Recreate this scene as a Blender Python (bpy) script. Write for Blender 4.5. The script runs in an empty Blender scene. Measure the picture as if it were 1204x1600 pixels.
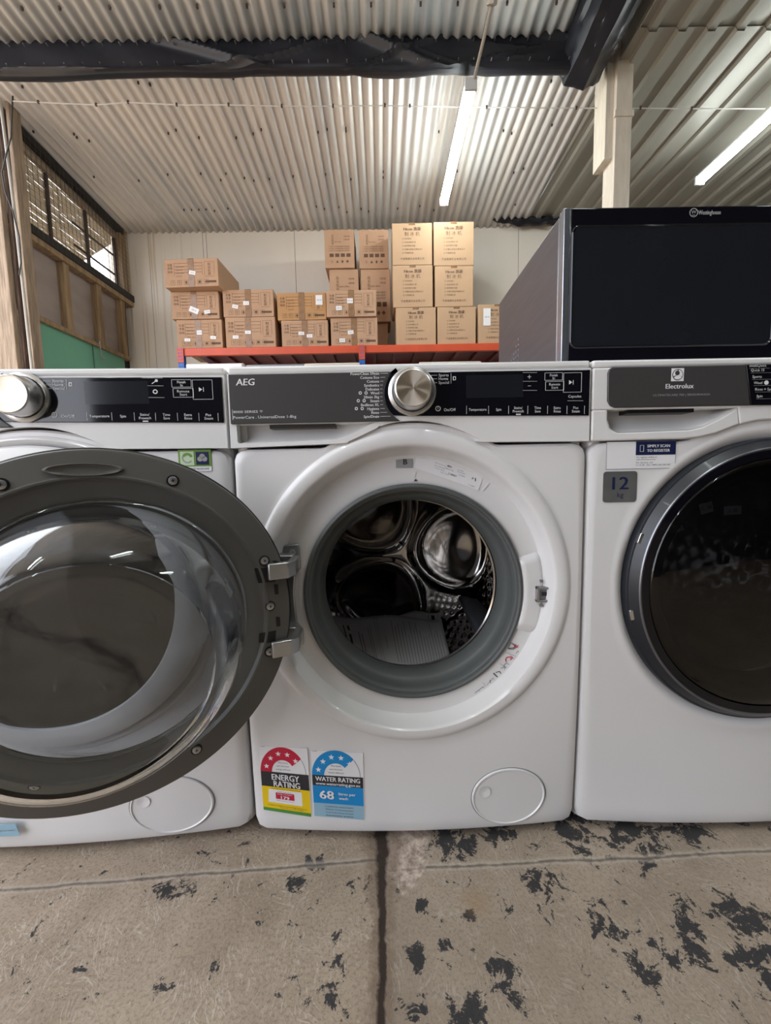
import bpy, bmesh, math, random
from mathutils import Vector, Matrix
random.seed(4)
PI = math.pi
C = bpy.context.scene.collection
S = bpy.context.scene

# ------------------------------------------------------------------ camera
CAM = Vector((-0.0486, -0.6945, 0.6735))
PITCH, YAW, ROLL, FPX = 0.0962, 0.0069, -0.0194, 640.0
fw = Vector((math.sin(YAW)*math.cos(PITCH), math.cos(YAW)*math.cos(PITCH), -math.sin(PITCH)))
rt = Vector((math.cos(YAW), -math.sin(YAW), 0)); up = rt.cross(fw)
RT = math.cos(ROLL)*rt + math.sin(ROLL)*up
UP = -math.sin(ROLL)*rt + math.cos(ROLL)*up
cd = bpy.data.cameras.new('camera'); cam = bpy.data.objects.new('camera', cd); C.objects.link(cam)
cd.sensor_fit = 'VERTICAL'; cd.sensor_height = 36; cd.lens = 36*FPX/1600; cd.clip_start = 0.02
cam.matrix_world = Matrix(((RT.x, UP.x, -fw.x, CAM.x), (RT.y, UP.y, -fw.y, CAM.y), (RT.z, UP.z, -fw.z, CAM.z), (0, 0, 0, 1)))
S.camera = cam
def P(px, py, y):                      # point of the photograph on the plane at depth y
    d = fw + RT*((px-602)/FPX) - UP*((py-800)/FPX)
    return CAM + d*((y-CAM.y)/d.y)
def F(px, py, y=0.0):
    p = P(px, py, y); return (p.x, p.z)

# ------------------------------------------------------------------ light and exposure
S.view_settings.view_transform = 'Standard'; S.view_settings.look = 'None'
S.view_settings.exposure = 0.5; S.view_settings.gamma = 1.0; S.view_settings.use_curve_mapping = False
w = bpy.data.worlds.new('sky'); S.world = w; w.use_nodes = True
nt = w.node_tree; bg = nt.nodes['Background']
WORLD = 4.2
sky = nt.nodes.new('ShaderNodeTexSky'); sky.sky_type = 'HOSEK_WILKIE'; sky.sun_direction = (-0.5, 0.1, 0.85); sky.turbidity = 6
mx = nt.nodes.new('ShaderNodeMix'); mx.data_type = 'RGBA'; mx.inputs[0].default_value = 0.8
nt.links.new(sky.outputs[0], mx.inputs[6]); mx.inputs[7].default_value = (0.93, 0.96, 1.05, 1)
nt.links.new(mx.outputs[2], bg.inputs[0]); bg.inputs[1].default_value = WORLD
def area(name, loc, rot, sx, sy, e, col):
    l = bpy.data.lights.new(name, 'AREA'); l.shape = 'RECTANGLE'; l.size = sx; l.size_y = sy; l.energy = e; l.color = col
    o = bpy.data.objects.new(name, l); C.objects.link(o); o.location = loc; o.rotation_euler = rot; return o
sl = bpy.data.lights.new('sun', 'SUN'); sl.energy = 7.0; sl.angle = .02; sl.color = (1, .95, .87)
so = bpy.data.objects.new('sun', sl); C.objects.link(so); so.rotation_euler = (math.radians(-8), math.radians(-16), 0)
TUBE = 34.0

# ------------------------------------------------------------------ materials
def mat(name, col, rough=0.5, metal=0.0, coat=0.0, noise=0.0, nscale=8.0, bump=0.0, bscale=40.0, spec=0.5, emit=None, estr=0, trans=0, ior=1.45, aniso=0, col2=None, stretch=None):
    m = bpy.data.materials.new(name); m.use_nodes = True; t = m.node_tree; b = t.nodes['Principled BSDF']
    b.inputs['Base Color'].default_value = (*col, 1); b.inputs['Roughness'].default_value = rough
    b.inputs['Metallic'].default_value = metal; b.inputs['Coat Weight'].default_value = coat
    b.inputs['Specular IOR Level'].default_value = spec; b.inputs['Transmission Weight'].default_value = trans
    b.inputs['IOR'].default_value = ior; b.inputs['Anisotropic'].default_value = aniso
    if emit: b.inputs['Emission Color'].default_value = (*emit, 1); b.inputs['Emission Strength'].default_value = estr
    tc = None
    if noise or bump or col2:
        tc = t.nodes.new('ShaderNodeTexCoord'); mp = t.nodes.new('ShaderNodeMapping'); t.links.new(tc.outputs['Object'], mp.inputs[0])
        if stretch: mp.inputs['Scale'].default_value = stretch
    if noise or col2:
        n = t.nodes.new('ShaderNodeTexNoise'); n.inputs['Scale'].default_value = nscale; n.inputs['Detail'].default_value = 6
        t.links.new(mp.outputs[0], n.inputs['Vector'])
        r = t.nodes.new('ShaderNodeValToRGB'); c2 = col2 or tuple(max(0, c*(1-noise)) for c in col)
        r.color_ramp.elements[0].position = 0.35; r.color_ramp.elements[1].position = 0.65
        r.color_ramp.elements[0].color = (*c2, 1); r.color_ramp.elements[1].color = (*col, 1)
        t.links.new(n.outputs['Fac'], r.inputs[0]); t.links.new(r.outputs[0], b.inputs['Base Color'])
    if bump:
        n2 = t.nodes.new('ShaderNodeTexNoise'); n2.inputs['Scale'].default_value = bscale; n2.inputs['Detail'].default_value = 4
        t.links.new(mp.outputs[0], n2.inputs['Vector']); bp = t.nodes.new('ShaderNodeBump'); bp.inputs['Strength'].default_value = bump
        bp.inputs['Distance'].default_value = 0.01
        t.links.new(n2.outputs['Fac'], bp.inputs['Height']); t.links.new(bp.outputs[0], b.inputs['Normal'])
    return m
M = dict(
 white=mat('white_enamel', (.72, .705, .70), .22, coat=.3, noise=.03, nscale=3),
 whitep=mat('white_plastic', (.72, .71, .70), .3, noise=.03, nscale=3),
 dkpanel=mat('dark_grey_panel', (.052, .049, .048), .38, noise=.05, spec=.35),
 black=mat('gloss_black', (.004, .004, .007), .07, noise=.1),
 display=mat('display_glass', (.012, .013, .017), .12, noise=.1),
 rubber=mat('gasket_rubber', (.095, .102, .100), .45, noise=.1, nscale=5),
 doorgrey=mat('door_frame_grey', (.115, .110, .100), .38, noise=.05),
 blackpl=mat('black_plastic', (.01, .01, .012), .4, noise=.2),
 dkring=mat('dark_blue_grey_ring', (.014, .016, .021), .38, coat=.05, noise=.1),
 steelrim=mat('satin_dark_metal', (.20, .20, .22), .3, .8, noise=.1),
 chrome=mat('chrome', (.75, .75, .77), .15, 1, noise=.05),
 knob=mat('brushed_knob', (.70, .64, .57), .28, 1, noise=.1, nscale=30),
 knobside=mat('satin_knob_side', (.62, .61, .60), .3, .9, noise=.05),
 drum=mat('drum_steel', (.42, .40, .38), .11, 1, noise=.15, nscale=4),
 steel=mat('zinc_steel', (.50, .50, .50), .35, .9, noise=.2),
 ink=mat('white_ink', (.72, .72, .72), .5, noise=.05),
 dimink=mat('grey_ink', (.22, .22, .23), .5, noise=.05),
 paper=mat('paper', (.70, .70, .72), .6, noise=.05),
 label=mat('white_label', (.80, .79, .80), .35, noise=.04),
 blackink=mat('black_ink', (.02, .02, .025), .5, noise=.1),
 greyink=mat('faded_ink', (.22, .22, .24), .5, noise=.1),
 red=mat('label_red', (.55, .015, .05), .35, noise=.08), yellow=mat('label_yellow', (.85, .58, .01), .35, noise=.06),
 green=mat('label_green', (.08, .28, .05), .35, noise=.08), blue=mat('label_blue', (.01, .26, .62), .3, noise=.08),
 pblue=mat('label_pale_blue', (.30, .48, .60), .3, noise=.08), char=mat('label_charcoal', (.03, .03, .035), .35, noise=.1),
 navy=mat('label_navy', (.012, .018, .07), .35, noise=.1), silver=mat('silver_sticker', (.25, .255, .25), .35, .6, noise=.25, nscale=20),
 bgreen=mat('leaf_green', (.16, .30, .05), .4, noise=.08), lgreen=mat('pale_green', (.55, .68, .45), .4, noise=.08),
 tag=mat('grey_tag', (.33, .33, .33), .4, noise=.05),
 bluegrey=mat('paddle_plastic', (.06, .065, .075), .4, noise=.1),
 orange=mat('orange_rack_paint', (.62, .085, .03), .4, noise=.1), rackblue=mat('blue_rack_paint', (.02, .13, .50), .4, noise=.15),
 deck=mat('dark_red_deck', (.16, .02, .02), .45, noise=.15),
 card=mat('cardboard', (.49, .305, .19), .8, noise=.10, nscale=5, bump=.1), card2=mat('cardboard_yellow', (.51, .335, .20), .8, noise=.07, nscale=5, bump=.1),
 card3=mat('cardboard_orange', (.48, .26, .11), .7, noise=.1, nscale=5, bump=.1),
 cardink=mat('brown_box_print', (.13, .075, .045), .7, noise=.1), tape=mat('brown_tape', (.30, .17, .09), .2, noise=.25, nscale=20),
 mwmetal=mat('dark_brushed_steel', (.16, .15, .155), .38, .85, noise=.12, stretch=(1, 1, 12)),
 mwtrim=mat('bright_trim', (.42, .45, .50), .25, .9, noise=.1),
 beige=mat('cream_frame', (.62, .57, .48), .4, noise=.1),
 wood=mat('weathered_timber', (.40, .31, .22), .8, nscale=10, col2=(.24, .18, .13), bump=.3, stretch=(6, 6, .6)),
 wood2=mat('rough_dark_timber', (.25, .18, .14), .85, nscale=8, col2=(.12, .085, .07), bump=.5, stretch=(7, 7, .7)),
 stud=mat('stud_timber', (.36, .25, .14), .75, nscale=6, col2=(.22, .15, .085), bump=.2, stretch=(5, 5, .6)),
 whitewood=mat('cream_painted_post', (.66, .60, .50), .5, nscale=12, col2=(.58, .52, .43), bump=.15, stretch=(3, 3, .5)),
 tarp=mat('black_tarpaulin', (.012, .013, .019), .42, noise=.2, nscale=6, bump=.35, bscale=5),
 mint=mat('mint_board', (.16, .43, .29), .45, noise=.07, nscale=2), pink=mat('pinkish_board', (.38, .32, .29), .7, nscale=3, col2=(.32, .27, .245), stretch=(1, 1, 3)),
 dark=mat('dark_steel', (.02, .018, .018), .6, noise=.3), rust=mat('dark_rust_bar', (.075, .055, .05), .7, noise=.3),
 reed=mat('reed', (.38, .33, .27), .8, nscale=14, col2=(.22, .19, .16), stretch=(1, 1, 6)),
 pvc=mat('pvc_conduit', (.42, .39, .34), .4, noise=.12), wire=mat('cable_black', (.03, .03, .03), .5, noise=.1),
 wirew=mat('cable_white', (.62, .60, .56), .5, noise=.1), galv=mat('galvanised_wire', (.10, .09, .08), .5, .3, noise=.2),
 tube=mat('lit_diffuser', (.9, .95, 1), .4, emit=(.93, 1.0, .98), estr=TUBE), lampbody=mat('lamp_housing', (.55, .56, .56), .4, noise=.05),
 appl=mat('appliance_grey', (.20, .21, .22), .3, .4, noise=.1), darkwall=mat('dark_backdrop', (.05, .05, .055), .7, noise=.3, nscale=1),
)
def glass(name, col, rough=0.0, thin=False):
    m = bpy.data.materials.new(name); m.use_nodes = True; t = m.node_tree; b = t.nodes['Principled BSDF']
    b.inputs['Base Color'].default_value = (*col, 1); b.inputs['Roughness'].default_value = rough
    b.inputs['Transmission Weight'].default_value = 1; b.inputs['IOR'].default_value = 1.46; return m
M['glass'] = glass('clear_glass', (.93, .96, .97)); M['tint'] = glass('tinted_glass', (.42, .44, .47)); M['smoke'] = glass('smoked_glass', (.16, .16, .17))

rm_ = M['reed'].node_tree; rb_ = rm_.nodes['Principled BSDF']; tl = rm_.nodes.new('ShaderNodeBsdfTranslucent'); tl.inputs[0].default_value = (.60, .53, .42, 1)
ms = rm_.nodes.new('ShaderNodeMixShader'); ms.inputs[0].default_value = .55; rm_.links.new(rb_.outputs[0], ms.inputs[1]); rm_.links.new(tl.outputs[0], ms.inputs[2]); rm_.links.new(ms.outputs[0], rm_.nodes['Material Output'].inputs[0])
def roof_mat(name, c1, c2, axis_scale):
    m = mat(name, c1, .38, .12, nscale=1.2, col2=c2, stretch=axis_scale); return m
M['corr'] = roof_mat('corrugated_zinc', (.74, .71, .67), (.56, .56, .56), (6, .5, 1))
M['corr2'] = roof_mat('corrugated_zinc_front', (.86, .85, .82), (.60, .63, .64), (5, .6, 1))
M['rib'] = roof_mat('ribbed_sheet', (.30, .285, .245), (.255, .245, .21), (2, .5, 1))

# ------------------------------------------------------------------ mesh builder
_tc = {}
def glyphs(s):
    if s not in _tc:
        cu = bpy.data.curves.new('t', 'FONT'); cu.body = s; cu.resolution_u = 2
        ob = bpy.data.objects.new('t', cu); C.objects.link(ob); me = ob.to_mesh()
        _tc[s] = ([tuple(v.co) for v in me.vertices], [tuple(p.vertices) for p in me.polygons])
        ob.to_mesh_clear(); bpy.data.objects.remove(ob); bpy.data.curves.remove(cu)
    return _tc[s]
class MB:
    def __init__(s): s.v = []; s.f = []; s.m = []; s.mats = []
    def mi(s, k):
        if k not in s.mats: s.mats.append(k)
        return s.mats.index(k)
    def add(s, vs, fs, k):
        b = len(s.v); s.v += [tuple(q) for q in vs]; i = s.mi(k)
        for f in fs: s.f.append(tuple(b+j for j in f)); s.m.append(i)
        return s
    def box(s, x0, x1, y0, y1, z0, z1, k):
        vs = [(x, y, z) for x in (x0, x1) for y in (y0, y1) for z in (z0, z1)]
        return s.add(vs, [(0, 1, 3, 2), (4, 6, 7, 5), (0, 4, 5, 1), (2, 3, 7, 6), (0, 2, 6, 4), (1, 5, 7, 3)], k)
    def obox(s, o, a, b, c, k):        # corner and three edge vectors
        o, a, b, c = map(Vector, (o, a, b, c)); vs = [o+a*i+b*j+c*l for i in (0, 1) for j in (0, 1) for l in (0, 1)]
        return s.add(vs, [(0, 1, 3, 2), (4, 6, 7, 5), (0, 4, 5, 1), (2, 3, 7, 6), (0, 2, 6, 4), (1, 5, 7, 3)], k)
    def lathe(s, prof, cx, cz, k, n=96, ax=1.0, az=1.0, caps=False, y0=0.0):
        vs = []; fs = []
        for r, y in prof:
            for i in range(n):
                a = 2*PI*i/n; vs.append((cx+r*ax*math.cos(a), y+y0, cz+r*az*math.sin(a)))
        for j in range(len(prof)-1):
            for i in range(n):
                i2 = (i+1) % n; fs.append((j*n+i, (j+1)*n+i, (j+1)*n+i2, j*n+i2))
        if caps: fs.append(tuple(range(n))); fs.append(tuple((len(prof)-1)*n+i for i in reversed(range(n))))
        return s.add(vs, fs, k)
    def prism(s, pts, y0, y1, k):      # pts (x,z), from y0 (front) to y1 (back)
        n = len(pts); A = sum(pts[i][0]*pts[(i+1) % n][1]-pts[(i+1) % n][0]*pts[i][1] for i in range(n))
        if A < 0: pts = pts[::-1]
        vs = [(x, y0, z) for x, z in pts]+[(x, y1, z) for x, z in pts]
        return s.add(vs, [tuple(range(n)), tuple(range(2*n-1, n-1, -1))]+[(i, n+i, n+(i+1) % n, (i+1) % n) for i in range(n)], k)
    def rect(s, x0, x1, z0, z1, y, k, t=.0005): return s.prism([(x0, z0), (x1, z0), (x1, z1), (x0, z1)], y, y+t, k)
    def line(s, a, b, wd, y, k, t=.0003):
        a, b = Vector(a), Vector(b); d = (b-a).normalized(); n = Vector((-d.y, d.x))*wd/2
        return s.prism([tuple(a-n), tuple(b-n), tuple(b+n), tuple(a+n)], y, y+t, k)
    def disc(s, x, z, r, y, k, n=24, t=.0005, az=None):
        az = az or r; return s.prism([(x+r*math.cos(2*PI*i/n), z+az*math.sin(2*PI*i/n)) for i in range(n)], y, y+t, k)
    def ringarc(s, x, z, r0, r1, a0, a1, y, k, n=32, t=.0003):
        o = [(x+r1*math.cos(a0+(a1-a0)*i/n), z+r1*math.sin(a0+(a1-a0)*i/n)) for i in range(n+1)]
        q = [(x+r0*math.cos(a0+(a1-a0)*i/n), z+r0*math.sin(a0+(a1-a0)*i/n)) for i in range(n, -1, -1)]
        return s.prism(o+q, y, y+t, k)
    def star(s, x, z, r, y, k):
        return s.prism([(x+(r if i % 2 == 0 else r*.42)*math.sin(PI*i/5), z+(r if i % 2 == 0 else r*.42)*math.cos(PI*i/5)) for i in range(10)], y, y+.0003, k)
    def text(s, t, x, z, h, y, k, al='l', rot=0.0, wide=1.0, shear=0.0, width=None, bold=0.0):
        vs, fs = glyphs(t)
        if not vs: return s
        x0 = min(q[0] for q in vs); x1 = max(q[0] for q in vs); sc = h/.69; sx = sc*wide
        if width: sx = width/(x1-x0)
        off = {'l': -x0, 'c': -(x0+x1)/2, 'r': -x1}[al]; c, sn = math.cos(rot), math.sin(rot)
        for dx in ((0, bold) if bold else (0,)):
            out = []
            for q in vs:
                u = (q[0]+off)*sx+shear*q[1]*sc+dx; v = q[1]*sc-h/2; out.append((x+u*c-v*sn, y-dx*.05, z+u*sn+v*c))
            s.add(out, fs, k)
        return s
    def tube(s, pts, r, k, n=8, caps=True):
        pts = [Vector(p) for p in pts]; vs = []; fs = []
        rr = r if isinstance(r, (list, tuple)) else [r]*len(pts)
        d0 = (pts[1]-pts[0]).normalized(); u = d0.orthogonal().normalized()
        for i, p in enumerate(pts):
            d = ((pts[min(i+1, len(pts)-1)]-pts[max(i-1, 0)])).normalized(); u = (u-d*u.dot(d)).normalized(); w_ = d.cross(u)
            for j in range(n): a = 2*PI*j/n; vs.append(p+(u*math.cos(a)+w_*math.sin(a))*rr[i])
        for i in range(len(pts)-1):
            for j in range(n): j2 = (j+1) % n; fs.append((i*n+j, i*n+j2, (i+1)*n+j2, (i+1)*n+j))
        if caps: fs.append(tuple(reversed(range(n)))); fs.append(tuple((len(pts)-1)*n+j for j in range(n)))
        return s.add(vs, fs, k)
    def grid(s, fn, nu, nv, k, wrap=False):
        vs = [fn(i/nu, j/nv) for j in range(nv+1) for i in range(nu+(0 if wrap else 1))]; W = nu if wrap else nu+1; fs = []
        for j in range(nv):
            for i in range(nu): i2 = (i+1) % W if wrap else i+1; fs.append((j*W+i, j*W+i2, (j+1)*W+i2, (j+1)*W+i))
        return s.add(vs, fs, k)
    def build(s, name, parent=None, label=None, bevel=0, smooth=True, warp=None, solid=0, seg=2, shift=None):
        vs = s.v
        if warp: vs = [warp(q) for q in vs]
        if shift: vs = [(q[0]+shift[0], q[1]+shift[1], q[2]+shift[2]) for q in vs]
        me = bpy.data.meshes.new(name); me.from_pydata(vs, [], s.f)
        for k in s.mats: me.materials.append(M[k])
        me.polygons.foreach_set('material_index', s.m)
        if smooth:
            me.polygons.foreach_set('use_smooth', [True]*len(s.f)); me.set_sharp_from_angle(angle=.55)
        if any(k in ('glass', 'tint', 'smoke') for k in s.mats):
            bm = bmesh.new(); bm.from_mesh(me); bmesh.ops.remove_doubles(bm, verts=bm.verts, dist=1e-6); bmesh.ops.recalc_face_normals(bm, faces=bm.faces); bm.to_mesh(me); bm.free()
        me.update(); o = bpy.data.objects.new(name, me); C.objects.link(o)
        if parent: o.parent = parent
        if label: o['label'] = label
        if solid: q = o.modifiers.new('solid', 'SOLIDIFY'); q.thickness = solid; q.offset = 0
        if bevel: q = o.modifiers.new('bevel', 'BEVEL'); q.width = bevel; q.segments = seg; q.limit_method = 'ANGLE'; q.angle_limit = .6
        return o
def tag(o, label, cat, group=None, kind=None):
    o['label'] = label; o['category'] = cat
    if group: o['group'] = group
    if kind: o['kind'] = kind
    return o
def empty(name, loc, label, cat, group=None, rz=0):
    o = bpy.data.objects.new(name, None); C.objects.link(o); o.location = loc; o.rotation_euler.z = rz; o.empty_display_size = .05
    return tag(o, label, cat, group)
def struct(o): o['kind'] = 'structure'; return o

# ================================================================== SETTING
XL, YB = -2.85, 4.2
def roofz(y): return 3.40+(4.15-y)*.05
# floor -------------------------------------------------------------
def floor_material():
    m = bpy.data.materials.new('worn_concrete'); m.use_nodes = True; t = m.node_tree; N = t.nodes; L = t.links; b = N['Principled BSDF']
    tc = N.new('ShaderNodeTexCoord'); pos = tc.outputs['Object']
    def nz(scale, detail=6, rough=.6, vec=None, dist=0):
        n = N.new('ShaderNodeTexNoise'); n.inputs['Scale'].default_value = scale; n.inputs['Detail'].default_value = detail
        n.inputs['Roughness'].default_value = rough; n.inputs['Distortion'].default_value = dist; L.new(vec or pos, n.inputs['Vector']); return n
    def mth(op, a, c=None, cl=False):
        n = N.new('ShaderNodeMath'); n.operation = op; n.use_clamp = cl
        for i, q in enumerate((a, c)):
            if q is None: continue
            if isinstance(q, (int, float)): n.inputs[i].default_value = q
            else: L.new(q, n.inputs[i])
        return n.outputs[0]
    def ramp(f, a, c, ca=(0, 0, 0), cb=(1, 1, 1)):
        r = N.new('ShaderNodeValToRGB'); r.color_ramp.elements[0].position = a; r.color_ramp.elements[1].position = c
        r.color_ramp.elements[0].color = (*ca, 1); r.color_ramp.elements[1].color = (*cb, 1); L.new(f, r.inputs[0]); return r.outputs[0]
    def mix(f, a, c):
        n = N.new('ShaderNodeMix'); n.data_type = 'RGBA'
        for i, q in ((0, f), (6, a), (7, c)):
            if isinstance(q, tuple): n.inputs[i].default_value = (*q, 1)
            elif isinstance(q, (int, float)): n.inputs[i].default_value = q
            else: L.new(q, n.inputs[i])
        return n.outputs[2]
    base = ramp(nz(5, 10, .65).outputs['Fac'], .32, .68, (.265, .205, .150), (.44, .355, .270))
    # trowel arcs: rings around a few centres
    wv_sum = None
    for (ang, lo, off) in ((62, .46, 0), (105, .50, 7), (20, .50, 13), (80, .48, 21)):
        m0 = N.new('ShaderNodeMapping'); m0.inputs['Rotation'].default_value = (0, 0, math.radians(ang)); mp = N.new('ShaderNodeMapping'); mp.inputs['Scale'].default_value = (34, 330, 1); mp.inputs['Location'].default_value = (off, 0, 0)
        wr_ = N.new('ShaderNodeVectorMath'); wr_.operation = 'MULTIPLY_ADD'; L.new(nz(7, 2).outputs['Color'], wr_.inputs[0]); wr_.inputs[1].default_value = (.12, .12, 0); L.new(pos, wr_.inputs[2])
        L.new(wr_.outputs[0], m0.inputs[0]); L.new(m0.outputs[0], mp.inputs[0]); q = ramp(nz(1, 3, .6, mp.outputs[0]).outputs['Fac'], .52, .64)
        mo = N.new('ShaderNodeMapping'); mo.inputs['Location'].default_value = (off, off*2, 0); L.new(pos, mo.inputs[0])
        q = mth('MULTIPLY', q, ramp(nz(8, 3, .6, mo.outputs[0]).outputs['Fac'], lo, lo+.10))
        wv_sum = q if wv_sum is None else mth('MAXIMUM', wv_sum, q)
    fine = nz(210, 7, .7).outputs['Fac']
    base = mix(mth('MULTIPLY', ramp(wv_sum, .3, .9), .50), base, (.56, .49, .41))
    base = mix(mth('MULTIPLY', ramp(fine, .49, .60), .50), base, (.16, .13, .10))
    base = mix(mth('MULTIPLY', ramp(nz(160, 4, .7).outputs['Fac'], .60, .68), .35), base, (.56, .51, .45))
    sx = N.new('ShaderNodeSeparateXYZ'); L.new(pos, sx.inputs[0]); X, Y = sx.outputs[0], sx.outputs[1]
    wob = mth('MULTIPLY', mth('SUBTRACT', nz(14, 5, .6).outputs['Fac'], .5), .02)
    # right slab is a touch browner
    right = mth('GREATER_THAN', mth('ADD', X, wob), -.05)
    base = mix(mth('MULTIPLY', right, .35), base, (.235, .195, .155))
    # dark glue patches
    blobs = [(.20, -.088, .030), (.215, -.075, .02), (.257, -.147, .030), (.275, -.165, .028), (.293, -.196, .034), (.335, -.19, .026), (.374, -.183, .032), (.395, -.165, .02), (.449, -.2, .045), (.47, -.144, .04), (.41, -.13, .022),
             (.053, -.245, .032), (.095, -.24, .02), (-.014, -.185, .018), (.023, -.175, .012), (-.135, -.186, .02), (-.125, -.228, .018), (-.13, -.16, .012), (.068, -.134, .012), (.1, -.196, .014), (.0, -.12, .014),
             (.31, .012, .06), (.40, .01, .06), (.50, .01, .05), (.06, .0, .05), (.15, .005, .03), (.388, -.063, .016), (-.423, -.087, .02), (-.18, -.05, .02), (-.20, -.075, .022), (-.4, -.06, .02), (.56, -.18, .05), (-.02, -.25, .02)]
    acc = None
    wn = N.new('ShaderNodeMapping'); L.new(pos, wn.inputs[0])
    for (bx, by, br) in blobs:
        v = N.new('ShaderNodeVectorMath'); v.operation = 'DISTANCE'; L.new(pos, v.inputs[0]); v.inputs[1].default_value = (bx, by, 0)
        q = mth('SUBTRACT', 1.0, mth('DIVIDE', v.outputs['Value'], br*1.5)); acc = q if acc is None else mth('MAXIMUM', acc, q)
    edge = mth('ADD', mth('MULTIPLY', nz(30, 9, .72, None, .6).outputs['Fac'], 1.0), mth('MULTIPLY', nz(150, 5, .8).outputs['Fac'], .30))
    pm = ramp(mth('ADD', mth('MULTIPLY', mth('MAXIMUM', acc, 0.0), .20), edge), .765, .785)
    base = mix(mth('MULTIPLY', pm, .92), base, (.022, .024, .029))
    sp = ramp(nz(26, 9, .75).outputs['Fac'], .655, .68); base = mix(mth('MULTIPLY', sp, .6), base, (.11, .10, .095))
    # ochre stain
    v = N.new('ShaderNodeVectorMath'); v.operation = 'DISTANCE'; L.new(pos, v.inputs[0]); v.inputs[1].default_value = (.085, -.115, 0)
    base = mix(ramp(mth('SUBTRACT', 1.0, mth('DIVIDE', v.outputs['Value'], .035)), .1, .9, (0, 0, 0), (.35, .35, .35)), base, (.30, .18, .07))
    # joints: one along x, one broken crack along y
    yl = mth('SUBTRACT', mth('MULTIPLY', X, .061), .035); yr = mth('SUBTRACT', mth('MULTIPLY', X, .024), .058)
    slope = mth('ADD', mth('ADD', mth('MULTIPLY', yr, right), mth('MULTIPLY', yl, mth('SUBTRACT', 1.0, right))), mth('MULTIPLY', mth('SUBTRACT', nz(6, 3).outputs['Fac'], .5), .012))
    jy = mth('ABSOLUTE', mth('ADD', mth('SUBTRACT', Y, slope), mth('MULTIPLY', wob, .2)))
    jm = ramp(mth('ADD', jy, mth('MULTIPLY', mth('SUBTRACT', nz(70, 5).outputs['Fac'], .5), .006)), .0012, .0030, (1, 1, 1), (0, 0, 0))
    base = mix(mth('MULTIPLY', ramp(jy, .003, .009, (1, 1, 1), (0, 0, 0)), .5), base, (.50, .44, .37))
    base = mix(mth('MULTIPLY', jm, .8), base, (.09, .075, .065))
    xx = mth('ADD', mth('ADD', X, .062), mth('MULTIPLY', wob, .9))
    chipd = N.new('ShaderNodeVectorMath'); chipd.operation = 'DISTANCE'; cs = N.new('ShaderNodeMapping'); cs.inputs['Scale'].default_value = (1.15, .75, 1); L.new(pos, cs.inputs[0])
    L.new(cs.outputs[0], chipd.inputs[0]); chipd.inputs[1].default_value = (-.024*1.15, -.012*.75, 0)
    chip = ramp(mth('ADD', chipd.outputs['Value'], mth('MULTIPLY', mth('SUBTRACT', nz(22, 6, .6).outputs['Fac'], .5), .09)), .050, .056, (1, 1, 1), (0, 0, 0))
    crk = ramp(nz(48, 8, .75).outputs['Fac'], .40, .62, (.25, .19, .15), (.66, .55, .47)); base = mix(mth('MULTIPLY', chip, .9), base, crk)
    jx = mth('DIVIDE', mth('ABSOLUTE', xx), mth('ADD', .8, mth('MULTIPLY', mth('MAXIMUM', mth('ADD', Y, .14), 0.0), 9)))
    wid = mth('ADD', .004, mth('MULTIPLY', ramp(Y, 0, .001), 0))
    shoulder = ramp(mth('ADD', jx, mth('MULTIPLY', mth('SUBTRACT', nz(40, 6).outputs['Fac'], .5), .03)), .012, .024, (1, 1, 1), (0, 0, 0))
    base = mix(mth('MULTIPLY', shoulder, .6), base, (.15, .105, .075))
    cx_ = ramp(mth('ADD', jx, mth('MULTIPLY', mth('SUBTRACT', nz(45, 6).outputs['Fac'], .5), .010)), .0042, .0075, (1, 1, 1), (0, 0, 0))
    base = mix(mth('MULTIPLY', cx_, .93), base, (.028, .02, .016))
    L.new(base, b.inputs['Base Color']); b.inputs['Roughness'].default_value = .85; b.inputs['Specular IOR Level'].default_value = .15
    hgt = mth('SUBTRACT', mth('ADD', mth('MULTIPLY', fine, .5), mth('MULTIPLY', wv_sum, .35)), mth('MULTIPLY', mth('MAXIMUM', cx_, jm), 2.0))
    bp = N.new('ShaderNodeBump'); bp.inputs['Strength'].default_value = .3; bp.inputs['Distance'].default_value = .003
    L.new(hgt, bp.inputs['Height']); L.new(bp.outputs[0], b.inputs['Normal']); return m
M['floor'] = floor_material()
struct(MB().add([(-22, -16, 0), (7, -16, 0), (7, 9, 0), (-22, 9, 0)], [(0, 1, 2, 3)], 'floor').build('floor', smooth=False))
# ceiling -----------------------------------------------------------
def corr(x0, x1, y0, y1, zf, k, pitch=.076, amp=.0115):
    n = int((x1-x0)/pitch*10); m = MB(); sheet = .76
    def fn(u, v):
        x = x0+(x1-x0)*u; y = y0+(y1-y0)*v; st = .002*math.sin(x*3.1+y)
        return (x, y, zf(y)+amp*math.sin(2*PI*x/pitch)+st+(.003 if int((x+9)/sheet) % 2 else 0))
    m.grid(fn, n, 6, k); return m
cm = corr(XL-.1, 1.62, 2.345, YB+.02, roofz, 'corr')
for i in range(70):        # roofing screws seen from below
    x = round(random.uniform(-2.8, 1.5)/.076)*.076+.019; y = random.choice((2.5, 2.95, 3.4, 3.85))+random.uniform(-.05, .05)
    cm.lathe([(.006, 0), (.004, -.005)], 0, 0, 'rust', n=6, caps=True) if 0 else cm.box(x-.005, x+.005, y-.005, y+.005, roofz(y)-.016, roofz(y), 'rust')
o = struct(cm.build('ceiling', solid=.001))
def zf2(y): return 3.528+(2.28-y)*.07
cm = corr(XL-.1, 1.62, -3.2, 2.295, zf2, 'corr2')
for i in range(16): x = (-2.75+i*.27); x = round(x/.076)*.076+.019; cm.box(x-.006, x+.006, 2.10, 2.112, zf2(2.1)-.018, zf2(2.1), 'rust')
struct(cm.build('ceiling', solid=.001))
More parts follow.
